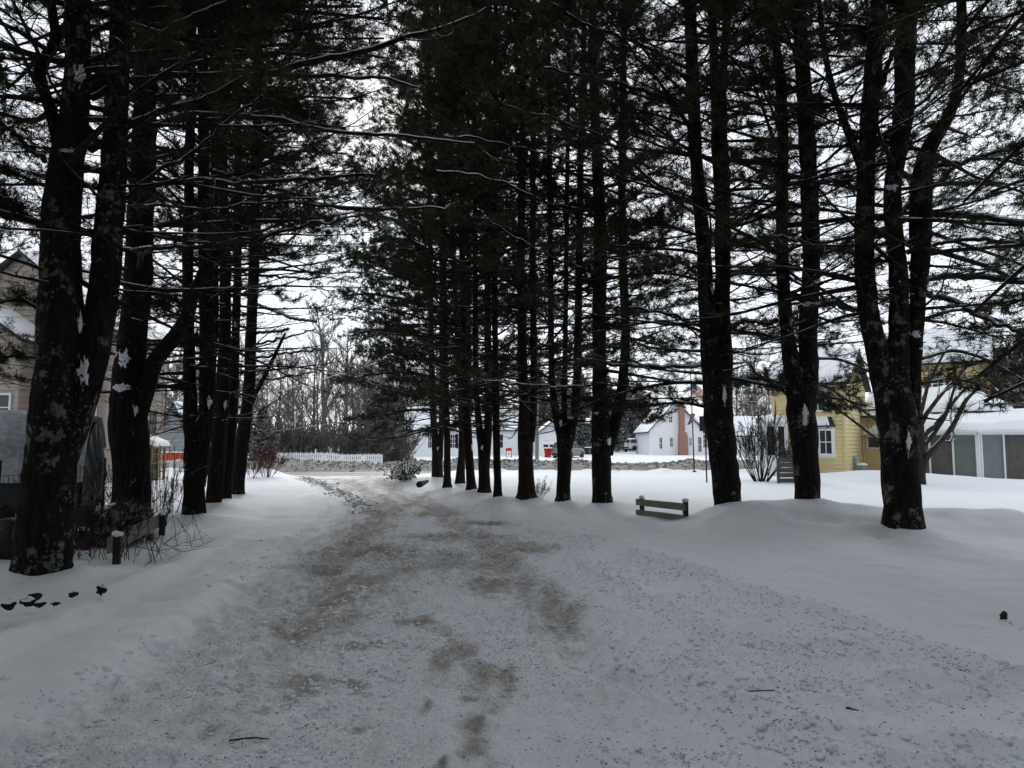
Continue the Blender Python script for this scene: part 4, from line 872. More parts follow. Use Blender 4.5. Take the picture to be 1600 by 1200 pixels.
M['darkred'] = plain('dark_red_board', (.030, .005, .006), .6, .2)
M['shutter'] = plain('maroon_paint', (.22, .03, .025), .6, .12)
M['redwood'] = plain('red_fence_boards', (.36, .055, .03), .8, .2)
M['navy'] = plain('navy_cloth', (.02, .03, .10), .8, .1); M['flagred'] = plain('red_cloth', (.50, .03, .04), .8, .08); M['flagwhite'] = plain('white_cloth', (.75, .75, .74), .8, .05); M['greycloth'] = plain('grey_cloth', (.12, .14, .15), .85, .15)
M['metal'] = plain('galvanised_metal', (.32, .35, .36), .45, .12, 4, .05, .5, .5)
M['curtain'] = None
M['screen'] = plain('grey_screen', (.11, .107, .10), .9, .2, 3, .1)
M['screen_g'] = plain('green_grey_screen', (.17, .19, .178), .85, .1, 3, .1)
M['screen_b'] = plain('blue_grey_screen', (.19, .205, .215), .85, .1, 3, .1)
M['tarp'] = plain('dark_tarp', (.035, .036, .038), .8, .35, 4, .3)

# ------------------------------------------------------------------ the yellow house on the right
YO = at(1322, 732, 31.0); A35 = R(-35)
yh = empty('yellow_house', (YO[0], YO[1], .15), 'yellow clapboard house with snowy roofs and a grey screened porch behind the right pines', 'house', rz=A35)
def loc_pts(P):
    P = np.asarray(P, float).reshape(-1, 3) - [YO[0], YO[1], .15]; c, s_ = math.cos(A35), math.sin(A35)
    return np.stack([c * P[:, 0] + s_ * P[:, 1], -s_ * P[:, 0] + c * P[:, 1], P[:, 2]], -1)
gable_block(yh, -3.0, 0, 0, 5.4, 0, 4.15, 5.75, 'yellow', ridge='x', wallname='wall', seed=3, trim='yellow', ch=.17)
# bay window with a dark hood and snow
bw = MB(); bw.box(-1.56, -.40, -.42, 0, .80, 2.14); 
w1 = window(yh, -.92, -.46, .98, 1.98, -.42, nm='window'); window(yh, -1.5, -1.04, .98, 1.98, -.42)
bw.build('bay_box', M['white'], yh)
hd = MB(); hd.add([(-1.62, -.5, 2.14), (-.34, -.5, 2.14), (-.34, 0, 2.14), (-1.62, 0, 2.14), (-1.45, 0, 2.62), (-.52, 0, 2.62)], [(0, 1, 2, 3), (0, 1, 5, 4)], 0)
hd.add([(-1.62, -.5, 2.141), (-1.62, 0, 2.141), (-1.45, 0, 2.62), (-.34, -.5, 2.141), (-.34, 0, 2.141), (-.52, 0, 2.62)], [(0, 1, 2), (3, 4, 5)], 0)
hood = hd.build('bay_hood', M['black'], yh); hs = MB(); snow_slab(hs, (-1.55, -.45, 2.2), (-.52, -.45, 2.2), (-.64, -.03, 2.5), (-1.45, -.03, 2.5), .12, seed=4); hs.build('hood_snow', M['snow'], hood)
window(yh, -1.35, -.75, 2.9, 3.75, 0); 
for sx in (-1.62, -.66):
    sb = MB(); sb.box(sx, sx + .18, -.06, -.024, 2.85, 3.8); sb.build('shutter', M['black'], yh)
# white rounded bay with a snow dome at its left end
ob = MB(); th = np.arange(8) / 8 * 2 * np.pi + np.pi / 8; oc = (-2.95, -.1)
for k in range(8):
    a, b = th[k], th[(k + 1) % 8]; ob.bar((oc[0] + .62 * math.cos(a), oc[1] + .62 * math.sin(a), 0), (oc[0] + .62 * math.cos(a), oc[1] + .62 * math.sin(a), 2.35), .12, .12)
    p = np.array([oc[0] + .6 * math.cos(a), oc[1] + .6 * math.sin(a), 0]); q = np.array([oc[0] + .6 * math.cos(b), oc[1] + .6 * math.sin(b), 0])
    for z, hh in ((.45, .9), (2.28, .2)): ob.bar(p + [0, 0, z], q + [0, 0, z], .05, hh)
bayp = ob.build('corner_bay', M['white'], yh); gb = MB(); gb.tube([(oc[0], oc[1], .2), (oc[0], oc[1], 2.3)], .53, 8, smooth=False); gb.build('pane', M['glass'], bayp)
db = MB(); db.blob((oc[0], oc[1], 2.36), .82, .82, .36, 0, 5, .15, 20, 10, 0); db.build('dome_snow', M['snow'], bayp)
# one storey wing set back, with lean-to roof, window and hood
wg = MB(); sided(wg, 0.03, 3.4, 4.2, 0, 2.75, .17, -1); wg.build('wing_wall', M['yellow'], yh)
lr = MB(); q = [(0.03, 3.85, 2.74), (3.6, 3.85, 2.74), (3.6, 7.0, 4.1), (0.03, 7.0, 4.1)]; roof_slab(lr, *q, .12); lro = lr.build('lean_to_roof', M['dark_roof'], yh); ls = MB(); snow_slab(ls, *q, .22, seed=8); ls.build('roof_snow', M['snow'], lro)
window(yh, .30, 1.25, 1.22, 1.72, 4.2, bars=(0, 1))
gh = MB(); gh.add([(.10, 3.75, 1.84), (1.9, 3.75, 1.84), (1.0, 3.75, 2.55), (.10, 4.17, 1.84), (1.9, 4.17, 1.84), (1.0, 4.17, 2.55)], [(0, 1, 2), (3, 5, 4)], 0); gh.add([(.10, 3.75, 1.84), (1.9, 3.75, 1.84), (1.0, 3.75, 2.55), (.10, 4.17, 1.84), (1.9, 4.17, 1.84), (1.0, 4.17, 2.55)], [(0, 3, 4, 1), (1, 4, 5, 2), (2, 5, 3, 0)], 0)
gho = gh.build('gable_hood', M['white'], yh)
ds = MB(); ds.tube([(.10, 4.12, 2.7), (.10, 4.12, .2)], .04, 8); ds.build('downspout', M['yellow'], yh)
# tall back block with maroon shutters
gable_block(yh, .5, 5.1, 7.0, 11.2, 0, 5.5, 7.2, 'yellow', ridge='x', seed=6, trim='yellow', ch=.17, wallname='back_wall')
wl = loc_pts(at(1467, 600, 35.3))[0]
window(yh, wl[0] - .22, wl[0] + .22, 3.75, 4.65, 7.0, bars=(2, 1))
for sx in (wl[0] - .62, wl[0] + .32):
    sb = MB(); sb.box(sx, sx + .30, 6.93, 6.976, 3.68, 4.72); sb.build('shutter', M['shutter'], yh)
# screened porch with a blunt corner toward us
P0 = np.array([at(1531, 752, 28.5)[0], 28.5]); dA = np.array([-.563, .826]); dB = np.array([.983, -.186]); PA = P0 + dA * 3.7; PB = P0 + dB * 4.6
def wpart(mb, name, mat, parent=yh):
    mb.V = [loc_pts(v) for v in mb.V]; return mb.build(name, M[mat], parent)
zf, zt = -.02, 1.92
for base_, dd, n, nrm in ((P0, dA, 4, np.array([-.826, -.563])), (P0, dB, 5, np.array([-.186, -.983]))):
    w_ = .925
    for k in range(n):
        a = base_ + dd * w_ * k; b = base_ + dd * w_ * (k + 1); nn3 = np.array([*nrm, 0])
        sb = MB(); m = 40; tt = np.linspace(0.03, .97, m); wv = .012 * np.sin(tt * 60 + k) + .02 * fbm(tt * 9, tt * 0 + k, 5)
        mt_ = ('screen_g', 'screen', 'screen', 'screen')[k] if dd is dA else ('screen_b', 'screen', 'screen', 'screen_g', 'screen')[k]
        if mt_ != 'screen': wv = wv * .1
        bot = np.array([[*(a + (b - a) * q + nrm * (w - .03)), zf + .16] for q, w in zip(tt, wv)]); tp = bot.copy(); tp[:, 2] = zt; i = np.arange(m - 1)
        sb.add(np.vstack([bot, tp]), np.stack([i, i + 1, i + 1 + m, i + m], -1), 0, True); wpart(sb, 'screen_panel', mt_)
        pb = MB(); pw = .13 if k == 0 and dd is dA else .06
        pb.bar((*(a + nrm * .01 + (0 if not (k == 0 and dd is dB) else dd * .12)), zf), (*(a + nrm * .01 + (0 if not (k == 0 and dd is dB) else dd * .12)), zt), pw, pw, up=nn3); wpart(pb, 'porch_post', 'white')
    e = base_ + dd * w_ * n; tb = MB()
    tb.bar((*(base_ + nrm * .02), zf + .08), (*(e + nrm * .02), zf + .08), .12, .14); tb.bar((*(base_ + nrm * .03), zt + .13), (*(e + nrm * .03), zt + .13), .14, .25); wpart(tb, 'porch_rail', 'white')
    tb = MB(); tb.bar((*(base_ - nrm * .05), zf - .12), (*(e - nrm * .05), zf - .12), .1, .24); wpart(tb, 'porch_skirt', 'darkwood')
def snow_strip(name, low, high, th, parent, seed):
    """snow lying over a folded roof: low / high polylines (n,3)"""
    nc, nr = 50, 12; lo = smooth_poly(low, nc) if len(low) > 2 else smooth_poly(low, nc); hi = smooth_poly(high, nc); u = np.linspace(0, 1, nr)[:, None, None]
    P = lo[None] * (1 - u) + hi[None] * u; prof = np.clip(u[..., 0] / .12, 0, 1) ** .5 * np.ones((1, nc)); T = P.copy(); T[..., 2] += th * prof * (1 + .7 * fbm(P[..., 0] * .8, P[..., 1] * .8, seed, 3))
    i = np.arange(nc * nr).reshape(nr, nc); mb = MB(); f = np.stack([i[:-1, :-1], i[:-1, 1:], i[1:, 1:], i[1:, :-1]], -1).reshape(-1, 4); mb.add(T.reshape(-1, 3), f, 0, True)
    bt = P[0].copy(); bt[:, 2] -= .02; k = np.arange(nc - 1); mb.add(np.vstack([T[0], bt]), np.stack([k, k + nc, k + 1 + nc, k + 1], -1), 0, True); return wpart(mb, name, 'snow', parent)
v3 = lambda p, z: np.array([p[0], p[1], z])
nA, nB = np.array([-.826, -.563]), np.array([-.186, -.983]); nC = (nA + nB) / np.linalg.norm(nA + nB)
low = [v3(PA + nA * .35, 2.12), v3(P0 + nC * .38, 2.12), v3(PB + nB * .35, 2.12)]
mid_ = [v3(PA - nA * 1.7 + dA * .3, 2.75), v3(P0 - nC * 1.9, 2.75), v3(PB - nB * 1.7, 2.75)]
rf = MB(); 
for a in (0, 1): rf.add([low[a], low[a + 1], mid_[a + 1], mid_[a], low[a] - [0, 0, .1], low[a + 1] - [0, 0, .1], mid_[a + 1] - [0, 0, .1], mid_[a] - [0, 0, .1]], [(0, 1, 2, 3), (7, 6, 5, 4), (0, 4, 5, 1)], 0)
prf = wpart(rf, 'porch_roof', 'white'); snow_strip('roof_snow', low, mid_, .24, prf, 12)
lo2 = [v3(PA - nA * 1.5 + dA * 1.0, 2.95), v3(P0 - nC * 1.75, 2.95), v3(P0 - nC * 1.75 + dB * 1.5, 2.95)]
hi2 = [v3(PA - nA * 3.2 + dA * .8, 4.0), v3(P0 - nC * 3.9 + dA * .5, 4.0), v3(P0 - nC * 4.1 + dA * .45, 3.98)]
u2 = MB()
for a in (0, 1): u2.add([lo2[a], lo2[a + 1], hi2[a + 1], hi2[a], lo2[a] - [0, 0, .25], lo2[a + 1] - [0, 0, .25]], [(0, 1, 2, 3), (0, 4, 5, 1)], 0)
urf = wpart(u2, 'upper_roof', 'dark_roof'); snow_strip('roof_snow', lo2, hi2, .2, urf, 14)

def lathe(mb, c, prof, k=18, mat=0):
    P = np.array([[c[0], c[1], c[2] + z] for r, z in prof]); mb.tubes(P[None], np.array([[max(r, .001) for r, z in prof]]), k, mat, True); return mb
M['greywood'] = plain('dark_grey_wood', (.075, .072, .068), .85, .4, 9, .5)
# bins, rack and shrubs by the house
c = at(1337, 730, 32.3); mb = MB(); lathe(mb, (c[0], c[1], .28), [(0, 0), (.16, 0), (.17, .05), (.165, .1), (.17, .6), (.15, .68), (.0, .70)]); bo = tag(mb.build('gas_tank', M['metal'], org=(c[0], c[1], .28)), 'grey metal tank standing in the corner of the yellow house', 'tank')
c = at(1347, 732, 31.6); mb = MB(); lathe(mb, (0, 0, 0), [(0, 0), (.19, 0), (.20, .22), (.23, .24), (.23, .27), (0, .28)]); bo = empty('planter', (c[0], c[1], .34), 'low round grey tub with a snow lid beside the metal tank', 'tub'); mb.build('tub', M['metal'], bo); mb = MB(); mb.blob((0, 0, .27), .24, .24, .10, 0, 3, .15, 16, 8, 0); mb.build('snow_cap', M['snow'], bo)
rk = at(1229, 752, 26.5); rr_ = empty('slat_rack', (rk[0], rk[1], hz(rk[0], rk[1]) - .03), 'grey wooden slatted bin with a little green shrub behind it, left of the yellow house', 'rack')
for x in (-.30, .30, .9):
    mb = MB(); mb.box(x - .04, x + .04, -.04, .04, 0, .98); mb.build('post', M['greywood'], rr_)
for k in range(5): mb = MB(); mb.box(-.34, .94, -.075, -.042, .05 + k * .19, .215 + k * .19); mb.build('slat', M['greywood'], rr_)

# ------------------------------------------------------------------ beige house and covered trailer on the left
bh = empty('beige_house', (-14.9, 26, 0), 'beige clapboard house with snowy gables behind the left pines', 'house')
gable_block(bh, -6.6, 0, 0, 4.2, 0, 5.9, 8.6, 'beige', seed=21, trim='beige', ch=.2)
gable_block(bh, -9.0, -2.2, -1.5, 0 - .03, 0, 5.25, 7.6, 'beige', seed=22, trim='beige', ch=.2, wallname='front_wall')
window(bh, -3.35, -2.45, 2.4, 3.25, -1.5, bars=(1, 0));
window(bh, 3.25, 3.6, 1.75, 2.85, 0, out=1, axis='y', frame='wood'); window(bh, 3.25, 3.6, 3.9, 4.7, 0, out=1, axis='y', frame='wood')
window(bh, -.95, -.35, 2.3, 3.2, 0, bars=(1, 0))
ep = MB(); 
for x in (.06, .62):
    for y in (2.25, 2.75, 3.3): ep.box(x - .035, x + .035, y - .035, y + .035, 0, 1.45)
for z in (.1, .45, .8, 1.15, 1.42): ep.box(.59, .65, 2.29, 3.26, z - .02, z + .02); ep.box(.10, .585, 2.235, 2.265, z - .02, z + .02)
M['ochre'] = plain('ochre_wood', (.27, .20, .10), .8, .2, 6)
ep.build('entry_lattice', M['ochre'], bh); er_ = MB(); q = [(0.03, 2.1, 1.75), (.03, 3.45, 1.75), (.8, 3.45, 1.46), (.8, 2.1, 1.46)]; roof_slab(er_, *q, .06); ero = er_.build('entry_roof', M['ochre'], bh); es = MB(); snow_slab(es, *q, .16, seed=24); es.build('roof_snow', M['snow'], ero)
pd = MB(); pd.box(.12, .5, 2.5, 3.05, .02, 1.4); pd.build('entry_pane', M['glass'], bh)

M['shaded_thinsnow'] = plain('shaded_thin_snow_on_tarp', (.36, .375, .40), .75, .45, 1.4, .3)  # tarp showing through thin snow, greyed further for the shade it stands in
tr = empty('covered_trailer', (-7.9, 13.5, 0), 'hoop covered trailer heaped with snow behind the big left pine', 'trailer', rz=R(19.5))
mb = MB(); nu, nv = 30, 22; u = np.linspace(0, 1, nu); a = np.linspace(-.10, np.pi + .10, nv); U, AA = np.meshgrid(u, a)
X = -U * 5.2; YC = -1.05 * np.cos(AA) * (1 + .0 * U); Z = .62 + 1.42 * np.clip(np.sin(AA), -.2, 1) ** 1.0 * (1 - .03 * np.sin(U * 20)) + .05 * fbm(X, YC * 2, 5); i = np.arange(nu * nv).reshape(nv, nu)
mb.add(np.stack([X, YC, Z], -1).reshape(-1, 3), np.stack([i[:-1, :-1], i[:-1, 1:], i[1:, 1:], i[1:, :-1]], -1).reshape(-1, 4), 0, True)
cov = mb.build('cover', M['tarp'], tr)
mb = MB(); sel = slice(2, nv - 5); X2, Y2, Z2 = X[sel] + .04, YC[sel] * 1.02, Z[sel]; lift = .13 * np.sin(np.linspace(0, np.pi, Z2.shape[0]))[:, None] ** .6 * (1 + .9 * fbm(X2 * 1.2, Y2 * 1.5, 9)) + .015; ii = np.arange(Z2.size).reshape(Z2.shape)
mb.add(np.stack([X2, Y2 * 1.02, Z2 + lift], -1).reshape(-1, 3), np.stack([ii[:-1, :-1], ii[:-1, 1:], ii[1:, 1:], ii[1:, :-1]], -1).reshape(-1, 4), 0, True); mb.build('cover_snow', M['shaded_thinsnow'], cov)
mb = MB(); n = 40; aa = np.linspace(0, np.pi, n); ed = np.stack([np.full(n, .02), -1.04 * np.cos(aa), .3 + 1.70 * np.sin(aa)], -1); ins = ed * [1, .5, .55] + [.05, 0, .3]; ins[:, 0] += .03 * np.sin(aa * 15); k = np.arange(n - 1)
mb.add(np.vstack([ed, ins]), np.stack([k, k + 1, k + 1 + n, k + n], -1), 0, True); mb.add(np.vstack([ins, [[.1, 0, .62]]]), np.stack([k, k + 1, np.full(n - 1, n)], -1), 0, True); mb.build('end_flap', M['tarp'], tr)
mb = MB(); mb.box(-5.0, .0, -.95, .95, .30, .64); mb.build('bed', M['darkwood'], tr)
def wheel(parent, c, r, w, axis='y', name='wheel', rim='metal'):
    d = np.array([0, 1, 0.]) if axis == 'y' else np.array([1, 0, 0.]); c = np.array(c, float)
    mb = MB(); t_ = np.array([-.5, -.5, -.3, .3, .5, .5]) * w; rr = np.array([.62, .93, 1, 1, .93, .62]) * r; mb.tubes((c + t_[:, None] * d)[None], rr[None], 24, 0)
    o = mb.build(name, M['black'], parent); hb_ = MB(); t_ = np.array([-.42, -.42, .42, .42]) * w; hb_.tubes((c + t_[:, None] * d)[None], np.array([[.001, .62 * r, .62 * r, .001]]), 16, 0); hb_.build('rim', M[rim], o); return o
for x in (-1.2, -3.6):
    for y in (-.95, .95): wheel(tr, (x, y, .30), .32, .2)
# round black thing and red board by the fence
c = gp(2, 893); mb = MB(); ty = empty('spare_tyre', (c[0], c[1] + .1, hz(c[0], c[1] + .1) - .03), 'black tyre standing in the snow left of the big trunk', 'tyre'); wheel(ty, (0, 0, .26), .29, .2, name='tread', rim='black')
c = gp(123, 862); rb_ = empty('red_board', (c[0], 10.0 * 1.0, hz(c[0], 10.0) - .02), 'dark red board with small white marks leaning between the two left trunks', 'board')
bx_ = at(122, 850, 10.0); rb_.location = (bx_[0], 10.0, hz(bx_[0], 10.0) - .02)
mb = MB(); mb.bar((0, .06, 0), (0, .16, .62), .22, .025, up=(0, 1, 0)); mb.build('panel', M['darkred'], rb_)
for k, x in enumerate((-.055, -.02, .015, .085)): mb = MB(); mb.bar((x, .080, .28), (x + .008, .088, .335), .018, .006, up=(0, 1, 0)); mb.build('white_mark', M['white'], rb_)
# wire fence
wf = [np.array([-7.6, 7.6]), np.array([-6.9, 9.6]), np.array([-7.2, 12.6]), np.array([-7.9, 16.4])]
wo = empty('wire_fence', (*wf[0], hz(*wf[0])), 'rusty welded wire fence running behind the left pines', 'fence'); mb = MB(); pm = MB()
for a, b in zip(wf[:-1], wf[1:]):
    L_ = np.linalg.norm(b - a); n = int(L_ / .10); 
    p = a[None] + (b - a)[None] * np.linspace(0, 1, n)[:, None]; g = height(p[:, 0], p[:, 1]); bow = .03 * np.sin(np.linspace(0, 9, n))
    vert = np.stack([np.stack([p[:, 0] + bow, p[:, 1], g - .05], -1), np.stack([p[:, 0] + bow * 1.3, p[:, 1], g + .5], -1), np.stack([p[:, 0] + bow, p[:, 1], g + 1.05], -1)], 1); mb.tubes(vert, np.full(vert.shape[:2], .0038), 4)
    hor = np.stack([np.stack([p[:, 0] + bow, p[:, 1], g + z], -1) for z in (.12, .27, .42, .57, .72, .87, 1.03)]); mb.tubes(hor, np.full(hor.shape[:2], .004), 4)
    for q in (a, (a + b) / 2): post = MB(); post.tube([(*q, hz(*q) - .1), (q[0] + .02, q[1], hz(*q) + 1.25)], .018, 6); post.build('post', M['darkwood'], wo, wo.location)
mb.build('mesh_panel', M['darkwood'], wo, wo.location)

# ------------------------------------------------------------------ houses across the street
def X_(px, Y): return at(px, 700, Y)[0]
def Z_(py, Y): return at(800, py, Y)[2]
ranch = empty('white_house', (X_(640, 70), 70, .15), 'long low white house behind the thin trunks of the right row', 'house')
W_ = X_(812, 70) - X_(640, 70)
gable_block(ranch, -.6, W_, 0, 7, 0, 2.7, 4.9, 'white_siding', ridge='x', seed=31, ch=.2, snow=.25)
for a, b in ((669, 674), (704, 713), (725, 733), (776, 786)):
    x0, x1 = X_(a, 70) - X_(640, 70), X_(b, 70) - X_(640, 70); window(ranch, x0, x1, .9, 2.2, 0, bars=(1, 1) if b != 713 else (2, 2), pane='glass', fw=.09)
sb = MB(); sb.box(X_(712.5, 70) - X_(640, 70), X_(716, 70) - X_(640, 70), -.07, -.024, .85, 2.25); sb.build('shutter', M['black'], ranch)
gar = empty('white_garage', (X_(837, 66), 66, .12), 'white gabled garage with a dark windowed door behind the grey car', 'garage')
GW = X_(890, 66) - X_(837, 66)
gable_block(gar, 0, GW, 0, 6.5, 0, 2.1, 3.35, 'white_siding', seed=33, ch=.22, snow=.2)
dm = MB(); dm.box(.55, GW - .35, -.05, -.024, .0, 1.62); dr = dm.build('garage_door', M['white'], gar)
for k in range(4):
    pb = MB(); x = .72 + k * .58; pb.box(x, x + .46, -.062, -.052, 1.02, 1.26); pb.build('pane', M['glass'], dr)
window(gar, .12, .24, .9, 1.5, 0, bars=(0, 0), fw=.03)
wh = empty('white_gabled_house', (X_(1016, 72), 72, .15), 'white gabled house with a red brick chimney across the street', 'house')
HW = X_(1098, 72) - X_(1016, 72)
gable_block(wh, 0, HW, 0, 8, 0, 2.7, 5.6, 'white_siding', seed=35, ch=.18, snow=.22)
def wpx(root, o, Y, a, b, top, bot, **k): window(root, X_(a, Y) - o, X_(b, Y) - o, Z_(bot, Y) - .15, Z_(top, Y) - .15, 0, fw=.08, **k)
ow = X_(1016, 72)
for a, b, tp, bt in ((1030.5, 1034.5, 684, 701), (1047, 1051, 684, 698), (1077.5, 1080.5, 684, 696), (1046, 1051, 651, 660), (1091, 1096, 683, 706)): wpx(wh, ow, 72, a, b, tp, bt)
cb_ = MB(); c0, c1 = X_(1059, 72) - ow, X_(1073, 72) - ow
cb_.add([(c0, -.7, 0), (c1, -.7, 0), (c1, -.03, 0), (c0, -.03, 0), (c0 + .05, -.7, 2.2), (c1 - .05, -.7, 2.2), (c1 - .05, -.03, 2.2), (c0 + .05, -.03, 2.2), (c0 + .12, -.6, 2.75), (c1 - .28, -.6, 2.75), (c1 - .28, -.03, 2.75), (c0 + .12, -.03, 2.75), (c0 + .12, -.6, 5.75), (c1 - .28, -.6, 5.75), (c1 - .28, -.03, 5.75), (c0 + .12, -.03, 5.75)],
        [q for b in (0, 4, 8) for q in ((b, b + 1, b + 5, b + 4), (b + 1, b + 2, b + 6, b + 5), (b + 2, b + 3, b + 7, b + 6), (b + 3, b, b + 4, b + 7))] + [(12, 13, 14, 15)], 0)
ch = cb_.build('chimney', M['brick'], wh); cs = MB()
for z, x in ((2.25, c1 - .12), (2.55, c1 - .2)): cs.blob((x, -.5, z), .14, .2, .10, 0, 4, .2)
cs.build('snow_cap', M['snow'], ch)
# lower side wing to the right with a wide window
SW0, SW1 = HW + .03, X_(1145, 72) - ow
sw = MB(); sided(sw, SW0, SW1, .6, 0, 2.6, .18, -1); sw.build('side_wall', M['white_siding'], wh); window(wh, X_(1100, 72) - ow, X_(1110, 72) - ow, .9, 2.2, .6, fw=.08, bars=(2, 3)); window(wh, X_(1124, 72) - ow, X_(1134, 72) - ow, .9, 2.2, .6, fw=.08)
sr = MB(); q = [(SW0 + .3, .2, 2.6), (SW1 + .3, .2, 2.6), (SW1 + .3, 4.5, 4.2), (SW0 + .3, 4.5, 4.2)]; roof_slab(sr, *q, .12); sro = sr.build('side_roof', M['dark_roof'], wh); ss = MB(); snow_slab(ss, *q, .25, seed=37); ss.build('roof_snow', M['snow'], sro)
w2 = empty('white_bungalow', (X_(1150, 76), 76, .15), 'small white bungalow with a deep snow roof seen through the bare bush', 'house'); BW = X_(1228, 76) - X_(1150, 76); o2 = X_(1150, 76)
gable_block(w2, 0, BW, 0, 6, 0, 2.2, 4.0, 'white_siding', ridge='x', seed=39, ch=.2, snow=.35)
for a, b in ((1160, 1167), (1199, 1208), (1215, 1220)): window(w2, X_(a, 76) - o2, X_(b, 76) - o2, 1.0, 1.9, 0, fw=.08)
y2 = empty('mustard_house', (X_(902, 92), 92, .15), 'low mustard coloured building beyond the grey car', 'house'); gable_block(y2, 0, X_(930, 92) - X_(902, 92), 0, 5, 0, 2.0, 3.3, 'yellow', ridge='x', seed=41, ch=.2)
window(y2, .6, 1.2, .8, 1.5, 0)
gs = empty('grey_shed', (X_(246, 52), 52, .1), 'plain grey shed with a gable beyond the red board fence', 'shed'); SWd = X_(296, 52) - X_(246, 52)
gable_block(gs, 0, SWd, 0, 5, 0, 2.0, 4.4, 'grey_siding', seed=43, ch=.2, trim='grey_siding', snow=.05)
sdoor = MB(); sdoor.box(.6, 1.3, -.05, -.024, 0, 1.7); sdoor.build('door', M['grey_siding'], gs)
ct = empty('tan_cottage', (X_(455, 80), 80, -.75), 'small tan cottage with a white trimmed doorway behind the picket fence', 'house'); CW = X_(493, 76) - X_(455, 76)
gable_block(ct, 0, CW, 0, 5, 0, 1.6, 2.4, 'tan', ridge='x', seed=45, ch=.2, snow=.15)
window(ct, .3, .9, .5, 1.2, 0); 
db = MB(); db.box(1.95, 2.4, -.06, -.024, 0, 1.35); db.build('door', M['white'], ct)

# fences across the street
pf = empty('picket_fence', (X_(428, 50), 50, .15), 'white picket fence with snow drifted on it beyond the street', 'fence')
pr, npk = X_(597, 50) - X_(428, 50), 58
g0 = lambda x: hz(X_(428, 50) + x, 50) - .15
pm_, proto = MB(), None
for k in range(npk):
    x = pr * k / (npk - 1); z0 = g0(x); hgt = .66 + .03 * math.sin(k * 2.3)
    if abs(k - 22) < 1: hgt = .9
    p = MB(); p.add([(-.045, 0, -.1), (.045, 0, -.1), (.045, .02, -.1), (-.045, .02, -.1), (-.045, 0, hgt - .07), (.045, 0, hgt - .07), (.045, .02, hgt - .07), (-.045, .02, hgt - .07), (0, 0, hgt), (0, .02, hgt)],
                    [(0, 1, 5, 4), (1, 2, 6, 5), (2, 3, 7, 6), (3, 0, 4, 7), (4, 5, 8), (6, 7, 9)] if False else [(0, 1, 5, 4), (1, 2, 6, 5), (2, 3, 7, 6), (3, 0, 4, 7), (4, 5, 8, 8), (6, 7, 9, 9), (5, 6, 9, 8), (7, 4, 8, 9)], 0)
    o = p.build('picket', M['white'], pf); o.location = (x, 0, z0)
rm = MB()
for zz in (.2, .48):
    for k in range(10): rm.bar((pr * k / 10, .05, g0(pr * k / 10) + zz), (pr * (k + 1) / 10, .05, g0(pr * (k + 1) / 10) + zz), .03, .07)
rm.build('rail', M['white'], pf)
rfn = empty('red_board_fence', (X_(252, 48.5), 48.5, .15), 'low red board fence between the beige house and the left pines', 'fence'); rm = MB(); rw = X_(300, 48.5) - X_(252, 48.5)
for k in range(16): rm.box(rw * k / 16 + .006, rw * (k + 1) / 16 - .006, 0, .025, -.1, .74 + .01 * (k % 3))
rm.build('board_panel', M['redwood'], rfn)
for k in range(3): p = MB(); p.box(rw * k / 2 - .05, rw * k / 2 + .05, .03, .13, -.1, .8); p.build('post', M['redwood'], rfn)
sf = MB(); snow_slab(sf, (0, -.02, .75), (rw, -.02, .75), (rw, .06, .75), (0, .06, .75), .05, seed=2); sf.build('snow_cap', M['snow'], rfn)

# flags, signs, poles
def flag(root, c, w, h, seed, sway):
    """drooping striped flag with a star field corner, hung from its hoist edge"""
    n, m = 16, 13; u = np.linspace(0, 1, n); v = np.linspace(0, 1, m + 1); U, Vv = np.meshgrid(u, v)
    X = c[0] + sway * w * U * .75; Yc = c[1] + .12 * w * np.sin(U * 7 + Vv * 2 + seed); Z = c[2] - h * Vv - w * .55 * U ** 1.2; i = np.arange(U.size).reshape(U.shape)
    f = np.stack([i[:-1, :-1], i[:-1, 1:], i[1:, 1:], i[1:, :-1]], -1); mat = np.tile((np.arange(m) % 2)[:, None], (1, n - 1)); mat[:7, :7] = 2
    mb = MB(); mb.add(np.stack([X, Yc, Z], -1).reshape(-1, 3), f.reshape(-1, 4), mat.ravel(), True); st = MB()
    for r_ in range(4):
        for q in range(5):
            a, b = (r_ + .8) / 13 * 1.5, (q + .6) / 16 * 1.3; p = np.array([c[0] + sway * w * b * .75, c[1] + .12 * w * math.sin(b * 7 + a * 2 + seed) - .006, c[2] - h * a - w * .55 * b ** 1.2]); s_ = w * .016; st.add([p + [-s_, 0, 0], p + [s_, 0, 0], p + [0, 0, s_ * 1.4]], [(0, 1, 2)], 0)
    fo = tag(mb.build('flag', [M['flagred'], M['flagwhite'], M['navy']], org=tuple(c)), None, 'flag'); st.build('star_field', M['flagwhite'], fo, c); return fo
c = gp(1085, 743); fp = empty('flagpole', tuple([*c[:2], hz(*c[:2]) - .05]), 'thin dark flagpole standing in the snow left of the black sign', 'flagpole')
YP = c[1]; mb = MB(); tp = at(1079, 583, YP); mb.tube([(0, 0, 0), tuple(tp - np.array(fp.location))], [.035, .022], 8); mb.build('pole', M['black'], fp)
mb = MB(); lathe(mb, (0, 0, 0), [(0, 0), (.11, 0), (.11, .06), (.05, .10), (0, .1)]); mb.build('base_plate', M['black'], fp); mb = MB(); mb.blob(tuple(tp - np.array(fp.location)), .06, .06, .06, 0, 1, 0); mb.build('finial', M['metal'], fp)
f1 = flag(fp, at(1079.5, 596, YP - .04), .78, .58, 0, 1); f1['label'] = 'red white and blue striped flag hanging from the dark pole near the black sign'
